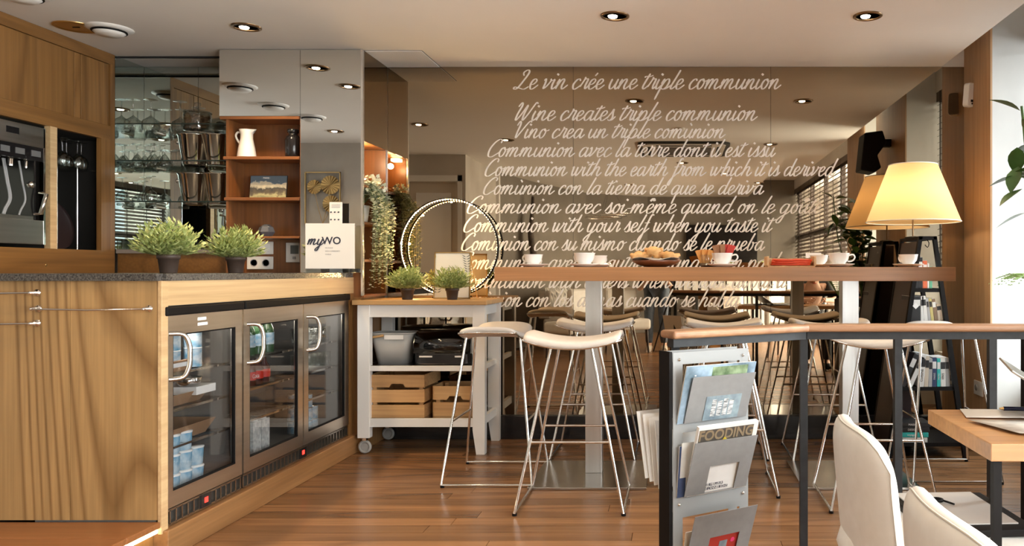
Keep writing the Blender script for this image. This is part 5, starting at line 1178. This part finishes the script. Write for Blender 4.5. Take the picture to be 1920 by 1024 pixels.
def white_chair(loc, rz, label):
    t = thing('tub_chair', label, 'chair', loc, rz, 'white leather chairs'); 
    # local: chair faces +X, width along Y
    def back(u,v, s):
        yy = (u-.5)*.46; top = .750-.07*abs(2*u-1)**5; z = .40+(top-.40)*v; cur = .045*(2*u-1)**2 ; lean = -.03*v
        nrm = .034*(1-abs(2*u-1)**5*.7)*(1-abs(2*v-1)**7*.6)
        return (cur+lean+s*nrm, yy, z)
    m = MB(); nu, nv = 18, 14
    A = [back(i/nu,j/nv,-1) for i in range(nu+1) for j in range(nv+1)]; B = [back(i/nu,j/nv,1) for i in range(nu+1) for j in range(nv+1)]; N = len(A); q = lambda i,j: i*(nv+1)+j
    fs = [(q(i,j),q(i+1,j),q(i+1,j+1),q(i,j+1)) for i in range(nu) for j in range(nv)]+[(N+q(i,j),N+q(i,j+1),N+q(i+1,j+1),N+q(i+1,j)) for i in range(nu) for j in range(nv)]
    for i in range(nu): fs += [(q(i,0),N+q(i,0),N+q(i+1,0),q(i+1,0)),(q(i,nv),q(i+1,nv),N+q(i+1,nv),N+q(i,nv))]
    for j in range(nv): fs += [(q(0,j),q(0,j+1),N+q(0,j+1),N+q(0,j)),(q(nu,j),N+q(nu,j),N+q(nu,j+1),q(nu,j+1))]
    m.add(A+B, fs, True); part('backrest', m, M_leather, t, sub=1)
    edge = [back(0,j/12,-.72) for j in range(2,12)]+[back(i/12,.985,-.72) for i in range(13)]+[back(1,1-j/12,-.72) for j in range(1,11)]
    part('seam', MB().tube(edge,.0022,5), mat('seam_thread',(.60,.57,.52),.6), t)
    m = MB(); prof = [(.0001,.395),(.20,.395),(.235,.41),(.245,.44),(.235,.475),(.19,.490),(.0001,.494)]
    m.lathe(prof,32,c=(.19,0,0)); o = part('seat', m, M_leather, t)
    part('pedestal', MB().lathe([(.03,.375),(.028,.03),(.22,.016),(.23,.0)],28,c=(.19,0,0)), M_chrome, t)
    return t
ch1 = white_chair((.46,1.94,0),0,'white leather chair beyond the nearest one, with a tray on its seat')
ch2 = dup(ch1,(.445,1.24,0),.04,'white leather chair nearest the camera at the bottom right')
tr_ = thing('portfolio','open black portfolio with grey sheets on the white seat','portfolio',(.70,2.01,.494),.06)
part('case', MB().box(-.11,.15,-.17,.14,0,.018), M_black, tr_, bevel=.003); part('sheet', MB().box(-.09,.12,-.13,.135,.018,.021), mat('grey_sheet',(.50,.48,.46),.6), tr_)
gl = thing('headphones','small coiled black cable on the grey sheet','cable',(.69,2.06,.516)); part('coil', MB().tube(arc((0,0,.004),.013,0,2*PI,20,'xy')[:-1],.004,6,closed=True).tube([(.012,-.006,.004),(.02,-.02,.004),(.03,-.04,.004)],.003,6), M_black, gl)
gl.name = 'cable_coil'

# ------------------------------------------------------------------ plants by the right-hand window
pd = thing('planter','tall black planter box by the middle pier','planter',(1.68,3.25,0)); part('box', MB().box(-.16,.22,-.2,.2,0,.86), M_black, pd, bevel=.006); part('soil', MB().box(-.15,.21,-.19,.19,.86,.866), M_soil, pd)
def leaf_mesh(name, L, W, mt, fold=.25):
    m = MB(); n = 6; vs = []
    for i in range(n+1):
        t = i/n; w_ = W*math.sin(PI*t**.85)*.5; vs += [(t*L,-w_,fold*w_-.10*L*t*t),(t*L,0,-.10*L*t*t),(t*L,w_,fold*w_-.10*L*t*t)]
    m.add(vs,[(3*i,3*i+3,3*i+4,3*i+1) for i in range(n)]+[(3*i+1,3*i+4,3*i+5,3*i+2) for i in range(n)],True); return m.mesh(name,mt)
fic = thing('rubber_plant','leafy rubber plant reaching in at the right edge of the view','plant',(1.73,3.28,.866)); lf = leaf_mesh('leaf',.135,.072,M_leafd); rnd = random.Random(9)
for s_ in range(7):
    a = rnd.random()*6.28; top = (rnd.uniform(-.24,.12),rnd.uniform(-.18,.18),rnd.uniform(.6,1.0)); pts = catmull([(0,0,0),(top[0]*.3,top[1]*.3,top[2]*.5),top],6); part('stem', MB().tube(pts,[.008-.0005*k for k in range(len(pts))],6), M_leafd, fic)
    for k in range(3,len(pts)):
        for q in range(2):
            az = rnd.random()*6.28; o = bpy.data.objects.new('leaf', lf); C.objects.link(o); o.parent = fic; o.location = pts[k]; o.rotation_euler = (rnd.uniform(-.4,.4),rnd.uniform(-.9,.5),az)
for (lx_,ly_,lz_,az,el) in ((-.345,.02,.93,2.9,-.5),(-.33,.05,.66,2.6,.2),(-.345,.0,.60,3.4,.5),(-.35,.04,.78,1.2,.9),(-.33,.0,.50,2.8,.4),(-.34,.05,.70,3.8,1.0)):
    o = bpy.data.objects.new('leaf', lf); C.objects.link(o); o.parent = fic; o.location = (lx_+.07,ly_,lz_); o.rotation_euler = (0,el,az)
part('stem', MB().tube(catmull([(0,0,.2),(-.2,.02,.45),(-.27,.02,.95)],6),.005,6), M_leafd, fic)
fe = thing('fern','light green fern spreading over the planter at the right edge','plant',(1.55,3.10,.87)); fm = MB(); rnd = random.Random(4)
for s_ in range(26):
    a = rnd.random()*6.28 if s_ > 6 else PI+rnd.uniform(-.6,.6); L = rnd.uniform(.24,.36); pts = [Vector((math.cos(a)*L*t, math.sin(a)*L*t, .22*math.sin(t*2.2)+.02)) for t in [k/22 for k in range(23)]]
    fm.tube(pts[::4],.0018,4)
    for k in range(3,23):
        d = (pts[k]-pts[k-1]).normalized(); sd = d.cross(Vector((0,0,1))).normalized(); l_ = .036*math.sin(PI*min(1,(k/22)**.7+.05))+.005
        for q in (-1,1): fm.add([pts[k]-d*.004,pts[k]+sd*q*l_*.5-d*.002+Vector((0,0,.003)),pts[k]+sd*q*l_,pts[k]+sd*q*l_*.5+d*.005],[(0,1,2,3)])
part('fronds', fm, M_fern, fe)
# speaker on the middle pier
spk = thing('wall_speaker','black angular loudspeaker bracketed to the middle pier','speaker',(1.80,3.46,2.02)); spk.scale=(1.15,1.1,1.1)
part('cabinet', MB().prism([(-.13,.0),(-.10,.30),(.04,.32),(.07,.22),(.0,.12),(.03,.02),(-.02,-.02)],-.10,.10,'y'), M_black, spk, bevel=.01); part('bracket', MB().box(.04,.145,-.03,.03,.20,.26), M_black, spk)

# ------------------------------------------------------------------ what stands behind the camera, seen in the mirror
tv = thing('television','large black television on the rear wall','television',(.85,-3.84,1.1)); part('panel', MB().box(-.64,.66,-.02,.03,0,.86), M_blackgloss, tv, bevel=.004); part('bezel', MB().box(-.65,.67,-.022,.02,-.01,.0).box(-.65,.67,-.022,.02,.86,.87), M_black, tv)
dw = thing('driftwood','tall dark driftwood piece hung on the rear left wall','wall decoration',(-2.12,-1.1,.98))
for k in range(3): part('branch', MB().tube(catmull([(.03*k,.05*k,0),(.02+.03*math.sin(k),.06*k,.35),(-.0,.05*k+.02,.7),(.02,.04*k,1.25-.15*k)],6),[.06-.002*q for q in range(19)],7), noisy('driftwood_bark',(.03,.022,.018),(.12,.09,.07),.8,20), dw)
tl2 = thing('table_lamp','small glowing table lamp on the rear side table','lamp',(-1.10,-2.5,.88)); part('shade', MB().lathe([(.17,.12),(.12,.38)],24), mat('lit_shade',(1,1,1),.6,emit=(1,.86,.62),es=5), tl2); part('base', MB().lathe([(.07,0),(.05,.02),(.02,.06),(.05,.10),(.02,.14)],18), M_gls, tl2); point((-1.1,-2.5,1.17), 10, .03)
stb = thing('side_table','dark side table under the small lamp','table',(-1.10,-2.5,0)); part('top', MB().box(-.35,.35,-.25,.25,.84,.88), M_purple, stb); [part('leg', MB().box(a-.02,a+.02,b-.02,b+.02,0,.84), M_purple, stb) for a in (-.3,.3) for b in (-.2,.2)]
pdt = thing('pendant_lamp','pendant of thin metal rings over the rear seating','pendant lamp',(-1.0,-1.6,1.95)); 
for k in range(3): part('ring', MB().tube([(x+.1*k-.1,y,z+.03*k) for x,y,z in arc((0,0,0),.28-.03*k,0,2*PI,30,'xy')[:-1]],.012,6,closed=True), M_silver, pdt)
for a in (0,2.1,4.2): part('wire', MB().tube([(.27*math.cos(a),.27*math.sin(a),0),(0,0,H-1.952)],.002,4), M_black, pdt)
# banquette, cushions, armchairs, side furniture
bq = thing('banquette','pale grey upholstered bench along the rear left wall','bench',(-1.5,-.9,0)); part('seat', MB().box(-.35,.30,-1.0,.4,.12,.45), mat('bench_cloth',(.35,.32,.29),.8), bq, bevel=.03); part('back', MB().box(-.42,-.25,-1.0,.4,.45,.85), mat('bench_back',(.40,.36,.32),.8), bq, bevel=.03)
cu = None; M_cush = noisy('patterned_cushion',(.75,.73,.69),(.12,.11,.10),.8,30,(1,1,.3),detail=0)
for i,(x_,y_) in enumerate(((-1.78,-.7),(-1.76,-1.15),(-1.75,-1.6))):
    if cu is None: cu = thing('cushion','square patterned cushion on the grey bench','cushion',(x_,y_,.47),.2,'cushions on the rear bench'); part('pad', MB().grid(lambda u,v: (.10*math.sin(PI*u)*math.sin(PI*v),(u-.5)*.42,v*.42),8,8).grid(lambda u,v: (-.02*math.sin(PI*u),(u-.5)*.42,v*.42),8,8), M_cush, cu)
    else: dup(cu,(x_,y_,.47),.2+.2*i)
def armchair(loc, rz, label):
    t = thing('armchair', label, 'chair', loc, rz, 'white armchairs in the rear seating'); part('seat', MB().box(-.25,.25,-.25,.25,.32,.47), M_leather, t, bevel=.04,seg=3); part('back', MB().box(-.26,.26,.17,.27,.40,.90), M_leather, t, bevel=.05,seg=3)
    for a in (-.2,.2):
        for b in (-.2,.2): part('leg', MB().tube([(a,b,.33),(a*1.1,b*1.1,0)],[.018,.012]), M_purple, t)
    return t
ac1 = armchair((-1.35,.35,0),-.9,'white armchair closest to the mirror in the rear seating'); dup(ac1,(-.66,-.35,0),2.6,'white armchair facing the grey bench'); dup(ac1,(.75,-1.2,0),3.3,'white armchair in the middle of the rear room'); dup(ac1,(1.5,.25,0),2.0,'white armchair by the street window')
ct2 = thing('coffee_table','low wooden table in front of the grey bench','table',(-.95,-1.2,0)); part('top', MB().box(-.25,.25,-.5,.5,.52,.56), M_butcher, ct2, bevel=.004); [part('leg', MB().box(a-.02,a+.02,b-.02,b+.02,0,.52), M_butcher, ct2) for a in (-.21,.21) for b in (-.45,.45)]
hc = thing('window_counter','dark high counter on slim legs by the rear window','counter',(1.0,-2.6,0)); part('top', MB().box(-1.05,1.1,-.18,.18,.98,1.03), M_purple, hc)
for k in range(6): part('leg', MB().box(-1.0+k*.41-.012,-1.0+k*.41+.012,-.15,-.126,0,.98), M_black, hc)
gs_ = thing('window_stand_in','low white panel with black mullions standing in for a bright rear window','screen',(1.0,-3.4,0)); part('panel', MB().box(-1.0,1.15,-.01,.01,.05,1.2), mat('window_glow_white',(.80,.80,.78),.5), gs_)  # white paint stands in for daylight in a low storefront window
for k in range(15): part('bar', MB().box(-1.0+k*.153-.008,-1.0+k*.153+.008,.01,.025,.05,1.2), M_black, gs_)
rp = dup(pA,(.9,-2.6,1.03),.3,'potted plant on the rear window counter'); dup(pA,(1.45,-2.6,1.03),1.3,'second potted plant on the rear window counter')
rbs = thing('rear_bookcase','low brown bookcase in the middle of the rear room','bookcase',(.45,-1.3,0)); part('carcass', MB().box(-.28,.28,-.16,-.14,0,.82).box(-.28,-.26,-.16,.16,0,.82).box(.26,.28,-.16,.16,0,.82).box(-.28,.28,-.16,.16,.80,.82).box(-.28,.28,-.16,.16,.40,.42).box(-.28,.28,-.16,.16,0,.05), M_cab, rbs)

# ------------------------------------------------------------------ people seen in the mirror
def body_mesh(name, joints, edges, mat_, grow=0, sub=2, parent=None, keep=None):
    idx = [k for k in joints if keep is None or k in keep]; ix = {k:i for i,k in enumerate(idx)}
    me = bpy.data.meshes.new(name); me.from_pydata([joints[k][0] for k in idx], [(ix[a],ix[b]) for a,b in edges if a in ix and b in ix], []); me.materials.append(mat_)
    o = bpy.data.objects.new(name, me); C.objects.link(o)
    if parent: o.parent = parent
    s_ = o.modifiers.new('skin','SKIN'); me.skin_vertices or None
    if not me.skin_vertices: bpy.context.view_layer.objects.active = o
    lay = me.skin_vertices[0].data if me.skin_vertices else None
    for i,k in enumerate(idx):
        r = joints[k][1]; r = r if isinstance(r, tuple) else (r,r); lay[i].radius = (r[0]+grow, r[1]+grow)
    lay[0].use_root = True; s_.use_smooth_shade = True
    b = o.modifiers.new('sub','SUBSURF'); b.levels = sub; b.render_levels = sub
    return o
M_skin = mat('skin',(.58,.36,.26),.5); M_hair = mat('dark_hair',(.05,.035,.025),.6); M_jean = noisy('blue_jeans',(.05,.07,.10),(.10,.12,.16),.8,20); M_shirt = mat('black_shirt',(.012,.012,.014),.8)
E = [('pel','bel'),('bel','che'),('che','nec'),('nec','hea'),('che','shl'),('che','shr'),('shl','ell'),('ell','wrl'),('wrl','hal'),('shr','elr'),('elr','wrr'),('wrr','har'),('pel','hil'),('pel','hir'),('hil','knl'),('knl','anl'),('anl','tol'),('hir','knr'),('knr','anr'),('anr','tor')]
def person(label, J, loc, rz, trousers, top, hairc, shoes):
    t = thing('person', label, 'person', loc, rz)
    body_mesh('body', J, E, M_skin, 0, 2, t)
    body_mesh('trousers', J, E, trousers, .014, 2, t, ['pel','hil','hir','knl','knr','anl','anr'])
    body_mesh('shirt', J, E, top, .014, 2, t, ['pel','bel','che','shl','shr','ell','elr'])
    h = Vector(J['hea'][0]); nx = Vector(J['nec'][0]); up = (h-nx).normalized(); fwd = (Vector((0,1,0))-up*up.y).normalized(); rt = fwd.cross(up)
    M = Matrix((( rt.x,fwd.x,up.x,h.x),(rt.y,fwd.y,up.y,h.y),(rt.z,fwd.z,up.z,h.z),(0,0,0,1)))
    def ell(u,v,a=.075,b=.095,c=.115): th, ph = PI*v, 2*PI*u; return (a*math.sin(th)*math.cos(ph), b*math.sin(th)*math.sin(ph), c*math.cos(th))
    hd = part('head', MB().grid(ell,20,14,0,M).lathe([(.002,.03),(.012,0),(.014,-.02),(.004,-.024)],8,M=M@Matrix.Translation((0,.096,-.005))), M_skin, t)
    part('hair', MB().grid(lambda u,v: tuple(q*1.07+(0,-.012,.012)[i] for i,q in enumerate(ell(u,v*.52))),18,8,0,M), hairc, t)
    for s_ in (-1,1):
        part('eye', MB().lathe([(.0001,-.008),(.009,0),(.0001,.008)],8,M=M@Matrix.Translation((s_*.030,.088,.012))), M_ink, t)
        part('ear', MB().lathe([(.0001,-.028),(.012,-.01),(.014,.012),(.0001,.028)],8,M=M@Matrix.Translation((s_*.077,0,0))), M_skin, t)
    part('mouth', MB().tube([(-.022,.086,-.048),(0,.092,-.050),(.022,.086,-.048)],.004,6,M=M), M_red, t)
    for sd in ('l','r'):
        w0, h0 = Vector(J['wr'+sd][0]), Vector(J['ha'+sd][0]); d = (h0-w0).normalized(); sdv = d.orthogonal().normalized(); nrm = d.cross(sdv)
        m = MB()
        for q in range(4):
            b0 = h0+sdv*(q-1.5)*.020; L_ = (.070,.080,.074,.058)[q]; m.tube([b0,b0+d*L_*.5+nrm*.006,b0+d*L_*.8+nrm*.020],[.009,.008,.006],6)
        b0 = w0.lerp(h0,.5)+sdv*-.035; m.tube([b0,b0+(d-sdv*.7)*.03,b0+(d-sdv*.3)*.058],[.011,.009,.007],6)
        part('fingers', m, M_skin, t)
        a, b = Vector(J['an'+sd][0]), Vector(J['to'+sd][0]); f = (b-a); f.z = 0; f.normalize()
        m = MB(); c0 = Vector((a.x,a.y,.0)); 
        pts = [c0-f*.06+Vector((0,0,.045)), c0+Vector((0,0,.055)), c0+f*.08+Vector((0,0,.045)), c0+f*.16+Vector((0,0,.035)), c0+f*.20+Vector((0,0,.030))]
        part('shoe', m.tube(pts,[.040,.045,.043,.040,.025],10), shoes, t)
        part('shoe_sole', MB().tube([p*1-Vector((0,0,p.z-.012)) for p in pts],[.035,.038,.04,.038,.024],8), M_porc, t)
    return t
J1 = {'pel':((0,-.18,.90),(.15,.11)),'bel':((0,-.12,1.0),(.14,.10)),'che':((0,.0,1.06),(.16,.11)),'nec':((0,.12,1.12),.055),'hea':((0,.20,1.20),.07),
 'shl':((-.18,.04,1.10),.06),'shr':((.18,.04,1.10),.06),'ell':((-.24,.06,.86),.042),'elr':((.24,.06,.86),.042),'wrl':((-.12,.20,.98),.028),'wrr':((.16,.20,.98),.028),'hal':((-.08,.25,1.04),(.035,.018)),'har':((.20,.25,1.04),(.035,.018)),
 'hil':((-.09,-.16,.85),.092),'hir':((.09,-.16,.85),.092),'knl':((-.10,.02,.50),.060),'knr':((.10,.02,.50),.060),'anl':((-.10,0,.09),.040),'anr':((.11,0,.09),.040),'tol':((-.11,.13,.04),.03),'tor':((.12,.13,.04),.03)}
person('person standing in blue jeans, dark top and pale sneakers by the tripod', J1, (-.26,-.55,0), 0, M_jean, mat('navy_top',(.015,.02,.04),.8), M_hair, mat('pale_sneaker',(.50,.45,.38),.6))
J2 = {'pel':((0,0,.53),(.16,.13)),'bel':((0,.05,.66),(.14,.11)),'che':((0,.14,.86),(.16,.11)),'nec':((0,.22,1.00),.05),'hea':((0,.30,1.08),.07),
 'shl':((-.18,.14,.95),.06),'shr':((.18,.14,.95),.06),'ell':((-.24,.30,.78),.042),'elr':((.24,.30,.78),.042),'wrl':((-.10,.44,.79),.027),'wrr':((.10,.44,.79),.027),'hal':((-.07,.51,.795),(.035,.018)),'har':((.07,.51,.795),(.035,.018)),
 'hil':((-.10,.05,.52),.09),'hir':((.10,.05,.52),.09),'knl':((-.12,.45,.52),.062),'knr':((.12,.45,.52),.062),'anl':((-.12,.45,.09),.042),'anr':((.12,.45,.09),.042),'tol':((-.12,.58,.04),.03),'tor':((.12,.58,.04),.03)}
person('person in a black shirt sitting bent over the oak table', J2, (1.62,1.12,0), 0, M_shirt, M_shirt, M_hair, M_black)
sch = armchair((1.62,1.02,0),PI,'white chair under the person in the black shirt')
tp_ = thing('camera_tripod','black tripod with a camera in front of the rear room','tripod',(0,-.20,0)); 
for a in (PI/2+.5,PI*7/6,PI*11/6): part('leg', MB().tube([(.03*math.cos(a),.03*math.sin(a),.92),(.34*math.cos(a),.34*math.sin(a),.01)],[.014,.009],8), M_black, tp_)
part('column', MB().tube([(0,0,.85),(0,0,1.05)],.015), M_black, tp_); part('camera_body', MB().box(-.065,.065,-.04,.03,1.07,1.17).box(-.02,.02,-.02,.02,1.04,1.07), M_black, tp_, bevel=.006)
part('lens', MB().lathe([(.034,0),(.034,.10),(.030,.10),(.028,.09)],20,M=Matrix.Translation((0,.03,1.12))@Matrix.Rotation(-PI/2,4,'X')), M_black, tp_)
# artwork on the service wall, facing the cabinets
aw = thing('wall_art','framed metal artwork of round fan flowers','artwork',(-3.75,1.315,1.62)); part('frame_bars', MB().box(-.19,-.18,0,.02,0,.56).box(.18,.19,0,.02,0,.56).box(-.19,.19,0,.02,0,.01).box(-.19,.19,0,.02,.55,.56), M_gold, aw)
for (cx,cz,r_) in ((.08,.42,.10),(-.09,.40,.075),(.09,.22,.09)):
    m = MB(); n = 36; vs_ = [(cx,.012,cz)]+[(cx+r_*math.cos(2*PI*k/n),.012+(.006 if k%2 else 0),cz+r_*math.sin(2*PI*k/n)) for k in range(n)]; m.add(vs_,[(0,1+k,1+(k+1)%n) for k in range(n)]); part('fan_flower', m, M_gold, aw)
    part('flower_stem', MB().tube(catmull([(cx,.01,cz),(cx*.6,.01,cz*.5),(0,.01,.01)],5),.003,5), M_gold, aw)
